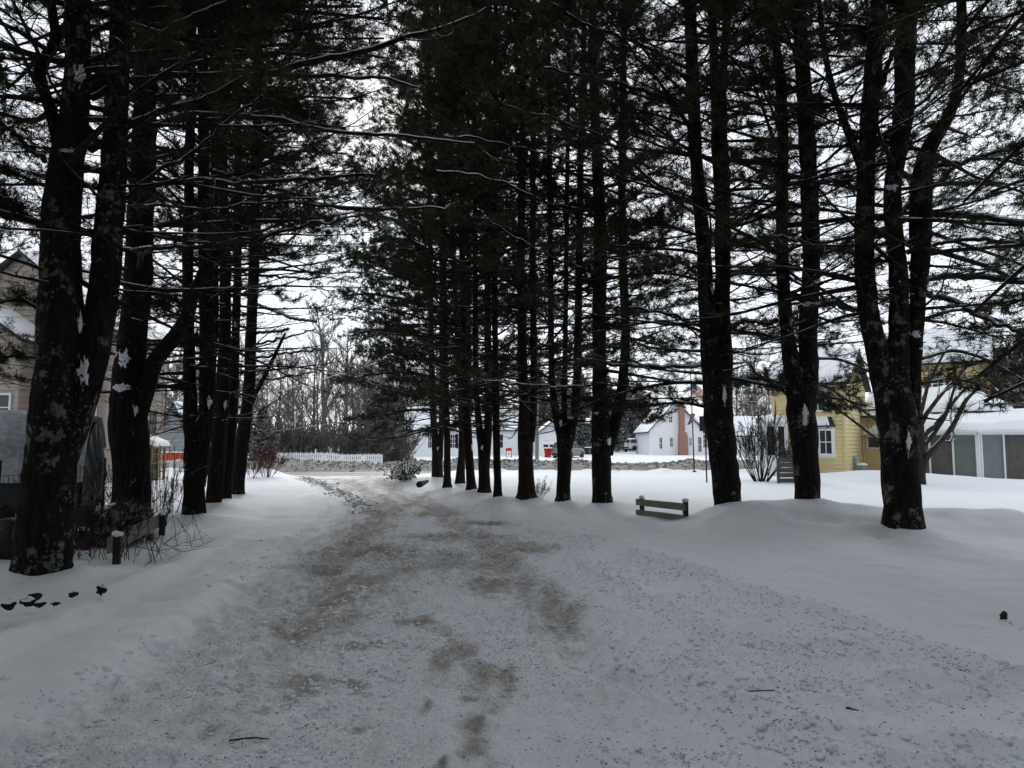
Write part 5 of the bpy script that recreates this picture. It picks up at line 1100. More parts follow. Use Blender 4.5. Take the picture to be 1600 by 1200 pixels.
mb = MB(); a, b_, d_ = at(1080, 645, YP - .05), at(1087, 647, YP - .05), at(1074, 664, YP - .08); n = 9; k = np.linspace(0, 1, n); L1 = a[None] * (1 - k[:, None]) + d_[None] * k[:, None]; L2 = b_[None] * (1 - k[:, None]) + (d_ + [.16, 0, .03])[None] * k[:, None]; L1[:, 1] += .05 * np.sin(k * 8); q = np.arange(n - 1)
mb.add(np.vstack([L1, L2]), np.stack([q, q + n, q + 1 + n, q + 1], -1), 0, True); tag(mb.build('pennant', M['greycloth'], org=tuple(a)), 'limp grey pennant on the dark flagpole below the striped flag', 'pennant')
c = gp(1104.5, 758); sg = empty('street_sign', tuple([*c[:2], hz(*c[:2]) - .05]), 'black backed rectangular sign on a thin black post beside the big double pine', 'sign'); YS = c[1]; o_ = np.array(sg.location)
mb = MB(); tp = at(1101.5, 650, YS) - o_; mb.tube([(0, 0, 0), tuple(tp)], .028, 6); mb.build('post', M['black'], sg)
mb = MB(); a = at(1093, 651, YS - .03) - o_; b_ = at(1112, 673, YS - .03) - o_; mb.box(a[0], b_[0], a[1] - .06, a[1] - .03, b_[2], a[2]); mb.build('board', M['black'], sg); mb = MB(); mb.box(a[0] - .015, b_[0] + .015, a[1] - .03, a[1] - .012, b_[2] - .015, a[2] + .015); mb.build('frame', M['darkwood'], sg)
c = at(459, 727, 52); fp2 = empty('flagpole', (c[0], 52, hz(c[0], 52)), 'white flagpole behind the picket fence', 'flagpole'); mb = MB(); zt_ = Z_(645, 52) - hz(c[0], 52); mb.tube([(0, 0, 0), (0, 0, zt_)], [.05, .03], 8); mb.build('pole', M['white'], fp2); mb = MB(); mb.blob((0, 0, zt_), .07, .07, .07, 0, 1, 0); mb.build('finial', M['white'], fp2)
f2 = flag(fp2, at(458.4, 652, 51.95), .62, .62, 2, -1); f2['label'] = 'faded striped flag drooping from the white pole behind the picket fence'
# street lamp arm above the white pole
c = at(839, 716, 54); up_ = empty('utility_pole', (c[0], 54, hz(c[0], 54) - .1), 'grey wooden utility pole rising beside the white garage', 'utility pole'); mb = MB(); mb.tube([(0, 0, 0), (.05, 0, 9.5)], [.15, .10], 10); mb.build('pole', M['wood'], up_); mb = MB(); mb.box(-1.1, 1.1, -.06, .06, 8.8, 8.95); mb.build('cross_arm', M['wood'], up_)
for x in (-1, -.5, .5, 1): mb = MB(); lathe(mb, (x, 0, 8.95), [(0, 0), (.04, 0), (.05, .1), (.02, .16), (0, .16)]); mb.build('insulator', M['white'], up_)
def cable(name, label, P, sagv, r=.012):
    p, q = np.array(P[0]), np.array(P[1]); u = np.linspace(0, 1, 24)[:, None]; W = p * (1 - u) + q * u; W[:, 2] -= sagv * 4 * (u * (1 - u))[:, 0]; mb = MB(); mb.tube(W, r, 5); return tag(mb.build(name, M['wiregrey'], org=tuple(p)), label, 'cable')
M['wiregrey'] = plain('grey_cable', (.40, .40, .40), .6, .1)
cable('service_cable', 'pale service cable slanting up toward the right row above the drive', (at(432, 612, 46), at(800, 494, 24)), .15, .03)
for k, (ya, yb) in enumerate(((612, 618), (621, 626))): cable('power_line', ('upper' if k == 0 else 'lower') + ' of two thin power lines over the bare bush by the yellow house', (at(840, ya - 8, 54), at(1330, yb, 46)), .3, .014)
cable('power_line', 'thin power line over the trees left of the picket fence', (at(250, 690, 47), at(839, 600, 54)), .6, .012)
sgn = empty('yard_sign', (X_(795, 60), 60, hz(X_(795, 60), 60)), 'small white yard sign with a red top between two trunks', 'sign')
for x in (-.22, .22): mb = MB(); mb.box(x - .03, x + .03, -.03, .03, 0, .82); mb.build('leg', M['red'], sgn)
mb = MB(); mb.box(-.19, .19, -.02, .02, .06, .56); mb.build('panel', M['white'], sgn); mb = MB(); mb.box(-.19, .19, -.03, .03, .58, .84); mb.build('header', M['red'], sgn); mb = MB(); mb.blob((0, -.026, .36), .06, .012, .07, 0, 2, .1); mb.build('emblem', M['red'], sgn)
# red wheeled bin
rb = empty('wheeled_bin', (X_(856, 61), 61, hz(X_(856, 61), 61) - .02), 'red wheeled rubbish bin standing in front of the white garage', 'bin')
mb = MB(); mb.add([(-.24, -.22, .05), (.24, -.22, .05), (.24, .25, .05), (-.24, .25, .05), (-.32, -.30, .72), (.32, -.30, .72), (.32, .32, .72), (-.32, .32, .72)], [(0, 3, 2, 1), (0, 1, 5, 4), (1, 2, 6, 5), (2, 3, 7, 6), (3, 0, 4, 7), (4, 5, 6, 7)], 0); mb.box(-.34, .34, -.325, -.29, .63, .72); mb.build('body', M['red'], rb)
mb = MB(); mb.box(-.35, .35, -.34, .36, .725, .79); mb.build('lid', M['red'], rb); mb = MB(); mb.box(-.3, .3, -.3, .3, .793, .84); mb.build('snow_cap', M['snow'], rb)
for x in (-.25, .25): wheel(rb, (x, .27, .1), .1, .06, axis='x')
# cars
M['carpaint'] = plain('grey_car_paint', (.14, .15, .16), .35, .06, 3, .02, .5); M['carwhite'] = plain('pale_car_paint', (.5, .52, .54), .4, .06, 3, .02, .5); M['tail'] = plain('tail_lamp_red', (.35, .02, .02), .3, .1)
def car(name, label, loc, rz, paint, snow=True, sc=1):
    root = empty(name, loc, label, 'car', rz=rz); root.scale = (sc, sc, sc)
    st = [(-2.2, .35, .95, .78), (-2.15, .28, 1.02, .86), (-1.6, .25, 1.04, .9), (-.3, .24, 1.02, .92), (.8, .25, 1.0, .92), (1.3, .26, .98, .9), (2.0, .3, .86, .86), (2.22, .38, .7, .74)]
    V = []; 
    for x, zb, zt_, hw in st:
        V += [(x, s_ * hw * k, z) for s_, k, z in ((-1, .9, zb), (-1, 1, zb + .18), (-1, 1, zt_ - .18), (-1, .94, zt_), (1, .94, zt_), (1, 1, zt_ - .18), (1, 1, zb + .18), (1, .9, zb))]
    n = len(st); i = np.arange(n * 8).reshape(n, 8); mb = MB(); mb.add(V, np.stack([i[:-1], np.roll(i[:-1], -1, 1), np.roll(i[1:], -1, 1), i[1:]], -1).reshape(-1, 4), 0, True); mb.add([V[q] for q in range(8)], [(0, 1, 2, 3), (0, 3, 4, 7), (4, 5, 6, 7)], 0); mb.add(V[-8:], [(3, 2, 1, 0), (7, 4, 3, 0), (7, 6, 5, 4)], 0); body = mb.build('body', M[paint], root)
    G = [(-2.08, 1.0, .78), (-1.75, 1.52, .66), (.35, 1.56, .66), (1.15, 1.0, .78)]; V = [(x, s_ * w, z) for x, z, w in G for s_ in (-1, 1)]
    mb = MB(); mb.add(V, [(0, 1, 3, 2), (4, 5, 7, 6), (0, 2, 4, 6), (1, 7, 5, 3)], 0); mb.build('window_band', M['glass'], root)
    mb = MB(); mb.add([(-1.8, -.67, 1.525), (-1.8, .67, 1.525), (.38, .67, 1.565), (.38, -.67, 1.565), (-1.7, -.6, 1.60), (-1.7, .6, 1.60), (.25, .6, 1.63), (.25, -.6, 1.63)], [(4, 7, 6, 5), (0, 3, 7, 4), (3, 2, 6, 7), (2, 1, 5, 6), (1, 0, 4, 5)], 0)
    for x0, z0, x1, z1, w0, w1 in ((-2.08, 1.0, -1.78, 1.53, .785, .67), (-1.0, 1.0, -.95, 1.55, .785, .67), (.05, 1.0, .05, 1.56, .785, .67), (1.15, 1.0, .36, 1.565, .785, .67)):
        for s_ in (-1, 1): mb.bar((x0, s_ * w0, z0), (x1, s_ * w1, z1), .08, .05)
    roof = mb.build('roof', M[paint], root)
    if snow: sm = MB(); snow_slab(sm, (-1.7, -.58, 1.6), (.25, -.58, 1.63), (.25, .58, 1.63), (-1.7, .58, 1.6), .09, seed=5); sm.build('roof_snow', M['snow'], roof)
    for x in (-1.35, 1.4):
        for y in (-.84, .84): wheel(root, (x, y, .33), .34, .22)
    for y in (-.7, .7):
        mb = MB(); mb.box(-2.225, -2.14, y - .12, y + .12, .72, .95); mb.build('tail_lamp', M['tail'], root); mb = MB(); mb.box(2.12, 2.235, y - .14, y + .14, .55, .68); mb.build('headlight', M['metal'], root)
    mb = MB(); mb.box(-2.235, -2.205, -.25, .25, .62, .74); mb.build('number_plate', M['white'], root); mb = MB(); mb.box(-2.27, -2.16, -.82, .82, .32, .5); mb.build('bumper', M['black'], root); return root
cx = X_(889, 60); car('parked_car', 'grey hatchback parked at the white garage half hidden by the Y shaped pine', (cx, 60.5, hz(cx, 60.5) - .03), R(62), 'carpaint', True, .86)
cx = X_(1001, 80); car('parked_car', 'pale snow dusted car parked left of the white gabled house', (cx, 80, hz(cx, 80) + .35), R(15), 'carwhite', True, .8)
cx = X_(921, 75); mb = MB(); b_ = empty('utility_box', (cx, 75, hz(cx, 75)), 'dark low box on the snow beyond the grey car', 'box'); mb.box(-.5, .5, -.3, .3, 0, .7); mb.build('body', M['black'], b_); mb = MB(); snow_slab(mb, (-.5, -.3, .7), (.5, -.3, .7), (.5, .3, .7), (-.5, .3, .7), .08); mb.build('snow_cap', M['snow'], b_); mb = MB(); mb.box(-.02, .02, -.31, -.302, .05, .65); mb.build('door_gap', M['metal'], b_)
# swing frame and trampoline with blue poles
M['bluepole'] = plain('blue_steel', (.05, .09, .22), .5, .1)
tz = empty('trampoline', (X_(549, 68), 68, hz(X_(549, 68), 68)), 'round trampoline with dark net and blue poles beyond the picket fence', 'trampoline')
mb = MB(); a = np.linspace(0, 2 * np.pi, 25)[:-1]
for z, nm, m_ in ((.55, 'mat', 'black'),): mb.add([(1.0 * math.cos(q), 1.0 * math.sin(q), z) for q in a] + [(0, 0, z - .04)], [(k, (k + 1) % 24, 24) for k in range(24)], 0); mb.build(nm, M[m_], tz)
mb = MB(); ring = np.array([(1.02 * math.cos(q), 1.02 * math.sin(q), .56) for q in np.append(a, a[0])]); mb.tube(ring, .05, 6, cap=False); mb.build('rim', M['bluepole'], tz)
for q in a[::4]: mb = MB(); mb.tube([(1.05 * math.cos(q), 1.05 * math.sin(q), 0), (1.05 * math.cos(q), 1.05 * math.sin(q), 1.9)], .05, 6); mb.build('pole', M['bluepole'], tz)
mb = MB(); q = np.append(a, a[0]); lo_ = np.stack([1.0 * np.cos(q), 1.0 * np.sin(q), 0 * q + .6], -1); hi_ = lo_ + [0, 0, .95]; k = np.arange(24); mb.add(np.vstack([lo_, hi_]), np.stack([k, k + 1, k + 26, k + 25], -1), 0, True)
t = NT('dark_net', .9, .1); t.col((.015, .017, .03)); M['net'] = t.m; mb.build('net', M['net'], tz)
sw_ = empty('swing_frame', (X_(505, 66), 66, hz(X_(505, 66), 66)), 'dark brown timber swing frame behind the picket fence', 'swing')
mb = MB(); mb.bar((-1.3, 0, 1.35), (1.7, 0, 1.35), .12, .12); mb.build('beam', M['bare_red_wood'] if 'bare_red_wood' in M else M['darkwood'], sw_)
for x in (-1.2, 1.6):
    for y in (-.5, .5): mb = MB(); mb.bar((x, y, 0), (x, 0, 1.3), .09, .09); mb.build('leg', M['darkwood'], sw_)
for x in (-.4, .7):
    mb = MB(); mb.box(x - .2, x + .2, -.08, .08, .4, .44); s_ = mb.build('seat', M['black'], sw_); mb = MB()
    for dx_ in (-.18, .18): mb.bar((x + dx_, 0, .44), (x + dx_, 0, 1.3), .015, .015)
    mb.build('chain', M['metal'], s_)

# ------------------------------------------------------------------ bare trees, shrubs and far evergreens
def bare_tree(name, label, loc, h, seed, mat='bare', n1=15, spread=1.0, r0=None, rmin=.010, multi=0, cat='tree', up=.25, twigmat=None, group=None, trunk_frac=.25, n2=9, n3=7, low=.2):
    rg = np.random.default_rng(seed); mb, cb = MB(), MB(); r0 = r0 or h * .016
    if multi:
        az = rg.uniform(0, 6.28, multi); el = rg.uniform(R(48), R(84), multi) if spread >= 1 else rg.uniform(R(60), R(86), multi); L = h * rg.uniform(.65, 1.1, multi)
        st = np.stack([np.cos(az) * .12 * spread, np.sin(az) * .12 * spread, np.full(multi, -.05)], -1) * rg.uniform(.3, 2, (multi, 1)) * [1, 1, 1]; st[:, 2] = -.06
        P, rad = make_branches(st, az, el, L, np.full(multi, r0), rg, .02, .06, 8, .10)
    else:
        P, rad = make_branches(np.array([[0, 0, -.1]]), np.array([rg.uniform(0, 6)]), np.array([R(88)]), np.array([h * .97]), np.array([r0]), rg, 0, 0, 14, .05)
    mb.tubes(P, np.maximum(rad, rmin), 8)
    B = len(P); n1_ = n1 if not multi else max(4, n1 // 2)
    s = np.sort(rg.uniform(trunk_frac if not multi else low, .97, (B, n1_)), 1); p, t_ = interp_path(P, s)
    base = np.arctan2(t_[..., 1], t_[..., 0]); a = rg.uniform(0, 6.28, s.shape) if not multi else base + rg.normal(0, 1.0, s.shape)
    e = rg.uniform(R(25), R(62), s.shape) if not multi else np.arcsin(np.clip(t_[..., 2], -1, 1)) + rg.normal(-.2, .3, s.shape)
    L1 = h * .50 * spread * (1.05 - .8 * s) * rg.uniform(.6, 1.15, s.shape) if not multi else h * .45 * (1.1 - s) * rg.uniform(.5, 1.1, s.shape)
    P1, r1 = make_branches(p.reshape(-1, 3), a.ravel(), e.ravel(), L1.ravel(), np.clip(r0 * .5 * (1 - .7 * s.ravel()), rmin, 9), rg, .03, up, 8, .10); cb.tubes(P1, np.maximum(r1, rmin), 5)
    for nn, fr, rr in ((n2, .42, .55), (n3, .40, .35)):
        s = np.sort(rg.uniform(.2, 1, (len(P1), nn)), 1); p, t_ = interp_path(P1, s); a = np.arctan2(t_[..., 1], t_[..., 0]) + np.where(np.arange(nn) % 2, 1, -1) * rg.uniform(.35, 1.0, s.shape); e = np.arcsin(np.clip(t_[..., 2], -1, 1)) + rg.normal(.12, .3, s.shape)
        Lp = np.linalg.norm(P1[:, -1] - P1[:, 0], axis=1)[:, None]; L2 = Lp * fr * (1.15 - .7 * s) * rg.uniform(.6, 1.2, s.shape)
        P1, r1 = make_branches(p.reshape(-1, 3), a.ravel(), e.ravel(), L2.ravel(), np.full(s.size, max(rmin * .9, r0 * .12 * rr)), rg, .0, .1, 4 if nn == n3 else 5, .12); cb.tubes(P1, np.maximum(r1, rmin * .55), 3, smooth=False)
    root = empty(name, loc, label, cat, group); mb.build('trunk' if not multi else 'stem', M[mat], root); cb.build('twig_crown', M[twigmat or mat], root); return root
def put(px, Y, dz=0): x = X_(px, Y); return (x, Y, hz(x, Y) - .05 + dz)
G_W = 'leafless trees of the wood beyond the street'
bt = [bare_tree('bare_tree', 'large leafless tree standing behind the picket fence, forked high up', put(507, 70), 15.5, 1, r0=.33, n1=24, rmin=.016, trunk_frac=.2, n2=11, n3=9, up=.15),
      bare_tree('bare_tree', 'spreading leafless tree just right of the large forked one behind the picket fence', put(539, 74), 13.5, 2, r0=.29, n1=28, spread=1.25, rmin=.016, trunk_frac=.1, n2=11, n3=9, up=.12),
      bare_tree('bare_tree', 'leafless grey tree in the wood beyond the street', put(455, 88), 13, 3, r0=.22, n1=26, rmin=.015, group=G_W, trunk_frac=.12, n2=11, n3=9, up=.13), bare_tree('bare_tree', 'leafless grey tree in the wood beyond the street', put(575, 92), 12, 4, r0=.2, n1=24, rmin=.015, group=G_W, trunk_frac=.14, spread=1.25, n2=11, n3=9, up=.10)]
rw_ = np.random.default_rng(77)
for k in range(58):
    px = rw_.uniform(240, 690) if k < 48 else rw_.uniform(1130, 1260); Y = rw_.uniform(76, 120); dup(bt[2 + k % 2], put(px, Y), rw_.uniform(0, 6.28), rw_.uniform(.75, 1.2), 'leafless grey tree in the wood beyond the street', G_W)
thk = bare_tree('thicket_bush', 'grey bare bush in the brush behind the picket fence', put(470, 62), 3.0, 15, multi=20, r0=.03, rmin=.010, n1=14, cat='bush', group='bare bushes behind the picket fence')
for k in range(36): dup(thk, put(rw_.uniform(385, 640), rw_.uniform(51.3, 56) if k < 24 else rw_.uniform(58, 74)), rw_.uniform(0, 6), rw_.uniform(.7, 1.3), 'grey bare bush in the brush behind the picket fence', 'bare bushes behind the picket fence')
apple = bare_tree('crab_apple_tree', 'small spreading bare tree edged with snow before the white house', put(630, 56), 4.9, 9, mat='bare_dark', r0=.20, n1=20, spread=1.5, rmin=.016, trunk_frac=.22, up=.2)
bush = bare_tree('bare_bush', 'tall bare multi stemmed bush left of the grey slatted bin', put(1188, 27.5), 3.3, 12, mat='bare_dark', twigmat='bare_dark', multi=24, r0=.022, rmin=.006, n1=18, cat='bush')
bush2 = bare_tree('red_stemmed_shrub', 'reddish bare shrub by the left side of the street', put(418, 31), 1.9, 13, mat='bare_red', multi=18, r0=.012, rmin=.005, n1=14, cat='shrub')
G_B = 'bramble canes along the wire fence'
bram = bare_tree('bramble', 'tangle of bare canes behind the plank rail at the left', put(155, 9.6), 1.3, 14, mat='bare_dark', twigmat='branch', multi=12, r0=.006, rmin=.0022, n1=10, cat='bramble', spread=1.6)
for px, Y, sc, lab in ((215, 9.4, .9, 'thin bare canes sprouting over the plank rail at the left'), (238, 11.5, 1.0, 'loose bare canes at the far end of the left plank rail'), (225, 13.5, 1.1, 'bare canes against the wire fence by the second left pine'), (262, 15.5, 1.2, 'upright bare canes in front of the left pine cluster'), (112, 9.3, .7, 'low bare canes beside the base of the big left pine'), (20, 9.0, .9, 'bare canes growing at the left edge by the black tyre')):
    dup(bram, put(px, Y), rw_.uniform(0, 6), sc, lab)
cn = np.array(put(235, 8.9)); can = empty('bramble', tuple(cn), 'long arching bare canes drooping over the left plank rail onto the snow', 'bramble'); c1, c2 = MB(), MB(); rg = np.random.default_rng(71)
CN = [[(205, 880), (222, 845), (245, 850), (258, 890), (252, 958)], [(215, 870), (228, 840), (236, 870), (218, 905)], [(190, 870), (240, 800), (265, 790), (278, 850), (285, 880)], [(180, 880), (215, 800), (262, 770), (300, 800), (318, 850)], [(235, 860), (270, 800), (300, 840), (305, 870)], [(170, 890), (200, 850), (250, 862), (320, 835)], [(150, 880), (120, 850), (108, 830)], [(165, 905), (140, 870), (150, 820), (190, 790)], [(130, 905), (150, 850), (185, 830), (240, 838)], [(100, 900), (118, 860), (150, 842)], [(240, 880), (222, 780), (236, 700), (262, 640)], [(262, 820), (258, 740), (270, 690)], [(280, 800), (290, 740), (286, 700)], [(155, 925), (178, 905), (190, 880)], [(140, 930), (150, 905), (156, 885)], [(255, 850), (290, 862), (330, 845)], [(110, 880), (140, 905), (175, 915)], [(200, 900), (232, 885), (262, 842), (296, 826)]]
for q in CN:
    Y_ = rg.uniform(8.2, 9.6); W = smooth_poly(np.array([[*at(px, py, Y_ + .25 * j), .006] for j, (px, py) in enumerate(q)]), 22); W[:, :3] += np.stack([fbm(np.arange(22) * .3, np.full(22, Y_ * 7 + j), 5, 3) for j in range(3)], -1) * .04; W[:, 2] = np.maximum(W[:, 2], height(W[:, 0], W[:, 1]) - .03)
    c1.tubes(W[None, :, :3], np.linspace(.0055, .0025, 22)[None], 5, 0, True, True); m = 9; sx = rg.uniform(.2, 1, (1, m)); p, t_ = interp_path(W[None, :, :3], sx)
    P2, r2 = make_branches(p[0], np.arctan2(t_[0, :, 1], t_[0, :, 0]) + rg.normal(0, .8, m), np.arcsin(np.clip(t_[0, :, 2], -1, 1)) + rg.normal(0, .5, m), rg.uniform(.08, .4, m), np.full(m, .003), rg, .05, 0, 5, .18); c2.tubes(P2, np.maximum(r2, .0016), 4, 0)
c1.build('stem', M['bare_dark'], can, cn); c2.build('twig_crown', M['bare_dark'], can, cn)
for px, Y, sc, lab in ((840, 19.2, .35, 'few dry stalks in the snow between the thick reddish pine and the Y shaped one'), (395, 30, .7, 'small bare shrub left of the reddish shrub by the street')): dup(bush2, put(px, Y), 1, sc, lab)

# ornamental tree at the porch, traced limbs lined with snow
og = np.array(put(1440, 25)); orn = empty('ornamental_tree', tuple(og), 'low spreading bare tree with snow lined limbs in front of the grey porch', 'tree')
tb, lb = MB(), MB(); rg = np.random.default_rng(44)
W = smooth_poly(np.array([[*at(px, py, 25), w / F * 25 / 2] for px, py, w in [(1440, 772, 15), (1440, 745, 13), (1439, 715, 13), (1441, 690, 11), (1439, 660, 9), (1438, 630, 6)]]), 30); trunk_mesh(tb, W, rg, 10, .2)
LM = [[(1440, 738, 9), (1447, 712, 10), (1470, 690, 8), (1490, 665, 7), (1508, 625, 6), (1535, 600, 4), (1562, 578, 2)], [(1440, 682, 8), (1462, 665, 7), (1480, 640, 6), (1500, 615, 5), (1525, 595, 3), (1548, 572, 2)], [(1440, 657, 7), (1460, 630, 6), (1480, 605, 5), (1505, 580, 3), (1530, 548, 2)], [(1440, 642, 6), (1450, 600, 5), (1465, 570, 4), (1482, 540, 2)],
      [(1440, 722, 7), (1400, 706, 6), (1365, 682, 5), (1330, 655, 4), (1300, 632, 3), (1272, 622, 2)], [(1440, 692, 6), (1390, 670, 5), (1345, 640, 4), (1310, 615, 3), (1280, 600, 2)], [(1440, 672, 5), (1400, 620, 4), (1375, 590, 3), (1345, 560, 2)], [(1440, 700, 7), (1458, 680, 6), (1478, 650, 5), (1490, 610, 4), (1500, 580, 2)], [(1440, 665, 5), (1452, 640, 5), (1470, 615, 4), (1492, 600, 3), (1520, 590, 2)], [(1440, 650, 5), (1425, 600, 4), (1415, 560, 3), (1400, 530, 2)], [(1470, 690, 5), (1485, 690, 4), (1490, 677, 3), (1486, 665, 2)]]
for li, pts in enumerate(LM):
    dy = rg.uniform(-1.3, 1.3); n = len(pts); W = smooth_poly(np.array([[*at(px, py, 25 + dy * q / (n - 1)), w / F * 25 / 2] for q, (px, py, w) in enumerate(pts)]), 26); lb.tubes(W[None, :, :3], W[None, :, 3], 6, 0, True, True)
    m = 9; s = np.sort(rg.uniform(.35, 1, (1, m)), 1); p, t_ = interp_path(W[None, :, :3], s); a = np.arctan2(t_[0, :, 1], t_[0, :, 0]) + rg.normal(0, .7, m); e = np.arcsin(t_[0, :, 2]) + rg.normal(0, .35, m)
    P2, r2 = make_branches(p[0], a, e, rg.uniform(.4, 1.1, m), np.full(m, .012), rg, 0, .1, 6, .14); lb.tubes(P2, r2, 4, 0)
    s3 = rg.uniform(.3, 1, (m, 6)); p3, t3 = interp_path(P2, s3); P3, r3 = make_branches(p3.reshape(-1, 3), (np.arctan2(t3[..., 1], t3[..., 0]) + rg.normal(0, .6, s3.shape)).ravel(), (np.arcsin(np.clip(t3[..., 2], -1, 1)) + rg.normal(.1, .3, s3.shape)).ravel(), rg.uniform(.15, .5, s3.size), np.full(s3.size, .006), rg, 0, .1, 4, .12); lb.tubes(P3, np.maximum(r3, .003), 3, 0)
tb.build('trunk', M['bare_dark'], orn, og); lb.build('limb_crown', M['bare_dark'], orn, og)

# evergreens
def evergreen(name, label, loc, h, w, seed, mat='spruce', group=None, z0=.3, droop=True, lod=2, cat='tree', dense=1.0, spacing=None):
    rg = np.random.default_rng(seed); mt, mw, mf = MB(), MB(), MB(); pth = np.array([[0, 0, -.2, h * .018], [0, 0, h * .5, h * .011], [.05, 0, h, .01]]); pth = smooth_poly(pth, 20); trunk_mesh(mt, pth, rg, 10, .2)
    fn = lambda z: (np.stack([0 * z, 0 * z, z], -1), np.interp(z, pth[:, 2], pth[:, 3]))
    pine_growth(mw, mf, fn, z0, h, lambda z, a: 1, lambda z, a: w * max(.10, 1 - (z - z0) / (h - z0)) ** .8, rg, lod, spacing or h * .035, (5, 8), mats=(0, 1), seclen=.5, vis_top=-1 if h > 5 else 99, dense=dense)
    root = empty(name, loc, label, cat, group); mt.build('trunk', M['bark'], root); mw.build('branch_work', [M['branch'], M['twig']], root); mf.build('needle_crown', M[mat], root); return root
ev = evergreen('evergreen_tree', 'dark evergreen behind the white garage roof', put(872, 84), 11, 3.4, 201)
for px, Y, sc, lab in ((905, 88, .95, 'dark evergreen above the mustard building'), (945, 92, 1.0, 'tall evergreen behind the broad split pine'), (978, 95, .9, 'evergreen left of the white gabled house'), (838, 90, 1.05, 'dark evergreen left of the utility pole'), (1000, 104, .9, 'distant evergreen over the pale parked car'), (775, 92, .95, 'dark evergreen behind the low white house'), (600, 80, .62, 'dull evergreen behind the crab apple'), (578, 84, .7, 'brownish evergreen left of the crab apple')):
    dup(ev, put(px, Y), rw_.uniform(0, 6), (sc, sc, sc), lab)
for px, Y, sc, lab in ((1568, 40, .62, 'dark evergreen directly behind the right end of the porch'), (1612, 38, .7, 'dark evergreen at the right edge beyond the porch')): dup(ev, put(px, Y), rw_.uniform(0, 6), sc, lab)
evh = dup(ev, put(410, 47), .7, (.40, .40, .34), 'bushy green evergreen left of the white flagpole across the street')
yew = evergreen('yew_shrub', 'dark rounded evergreen shrub beneath the crab apple', put(607, 55), 1.7, 1.1, 205, z0=.05, cat='shrub', spacing=.12)
for px, sc, lab in ((622, .95, 'dark evergreen shrub right behind the crab apple trunk'), (594, .8, 'small dark evergreen shrub at the end of the picket fence')): dup(yew, put(px, 55.5), 1.5, sc, lab)
sn = evergreen('dwarf_evergreen', 'snow dusted little evergreen at the foot of the second left pine', put(178, 10.7), .72, .46, 207, z0=.05, lod=1, cat='shrub', spacing=.06)
sb = MB()
for k in range(16):
    a = rw_.uniform(0, 6.28); z = rw_.uniform(.12, .62); rr_k = .42 * (1 - z / .8) * rw_.uniform(.6, 1.0) + .03; sb.blob((rr_k * math.cos(a), rr_k * math.sin(a), z), rw_.uniform(.04, .09), rw_.uniform(.04, .08), rw_.uniform(.015, .03), 0, k, .5, 12, 7)
tag(sb.build('snow_load', M['snow'], sn), kind='stuff')
dup(sn, put(1229, 27.2, .9), 0, (.6, .6, .6), 'tiny green shrub top showing behind the slatted bin')
# snowy rhododendron
rh = empty('rhododendron', put(640, 27.3), 'snow laden broad leaved shrub at the mouth of the drive', 'shrub'); lm, sm = MB(), MB(); rg = np.random.default_rng(61); mz = 16
az = rg.uniform(0, 6.28, mz); P, rad = make_branches(np.zeros((mz, 3)), az, rg.uniform(.25, 1.1, mz), rg.uniform(.5, .95, mz), np.full(mz, .014), rg, .05, .1, 6, .15); sm.tubes(P, rad, 5)
s3 = rg.uniform(.25, 1, (mz, 34)); p3, t3 = interp_path(P, s3); p3 = p3.reshape(-1, 3) + rg.normal(0, .07, (mz * 34, 3)); d = norm(t3.reshape(-1, 3) + rg.normal(0, .8, p3.shape)); q = norm(np.cross(d, rg.normal(size=d.shape))) * .03; Lf = rg.uniform(.09, .15, (len(d), 1)); V = np.stack([p3, p3 + d * Lf * .5 + q, p3 + d * Lf, p3 + d * Lf * .5 - q], 1).reshape(-1, 3); V[:, 2] = np.maximum(V[:, 2], .02)
lm.add(V, np.arange(len(V)).reshape(-1, 4), 0); M['rhodo'] = leafmat('leathery_leaves', (.03, .045, .02), (.07, .09, .04), snow=.7); lm.build('leaf_crown', M['rhodo'], rh); sm.build('stem', M['darkwood'], rh)
r2 = dup(rh, put(622, 28.4), 2, .8, 'lower snowy broad leaved shrub left of the larger one at the drive mouth')

# ------------------------------------------------------------------ unseen pines added beside and behind the photographer to shade the near drive
for k, (src, x, y, rz, sc, lab) in enumerate(((0, -6.2, .6, 2.2, 1.0, 'unseen pine added for shade beside the photographer on the left'), (17, 6.6, 4.2 - 1.6, 1.1, 1.0, 'unseen pine added for shade beside the photographer on the right'), (15, 3.8, -4.6, 2.6, 1.0, 'unseen pine added for shade behind the photographer on the right'), (1, -4.4, -5.5, 3.4, 1.0, 'unseen pine added for shade behind the photographer on the left'), (0, 1.0, -7.5, .6, 1.0, 'unseen pine added for shade straight behind the photographer'), (17, 11.5, 5.5, 2.0, 1.0, 'pine added for shade out of view right of the big three stemmed one'), (15, -9.8, 4.4, 4.0, 1.0, 'pine added for shade out of view left of the big trunk'), (16, 7.0, -2.5, 5.0, 1.0, 'unseen pine added for shade behind the photographer far to the right'), (0, -8.0, -3.0, 1.2, 1.0, 'unseen pine added for shade behind the photographer far to the left'), (17, 4.5, -10.5, 3.0, 1.0, 'unseen pine added for shade well behind the photographer on the right'), (15, -3.0, -11.0, .3, 1.0, 'unseen pine added for shade well behind the photographer on the left'), (16, 12.0, 1.0, .9, 1.0, 'unseen pine added for shade beside the photographer far out to the right'), (0, -12.0, 1.5, 5.2, 1.0, 'unseen pine added for shade beside the photographer far out to the left'))):
    dup(pine_roots[src], (x, y, hz(x, y)), rz, sc, lab)

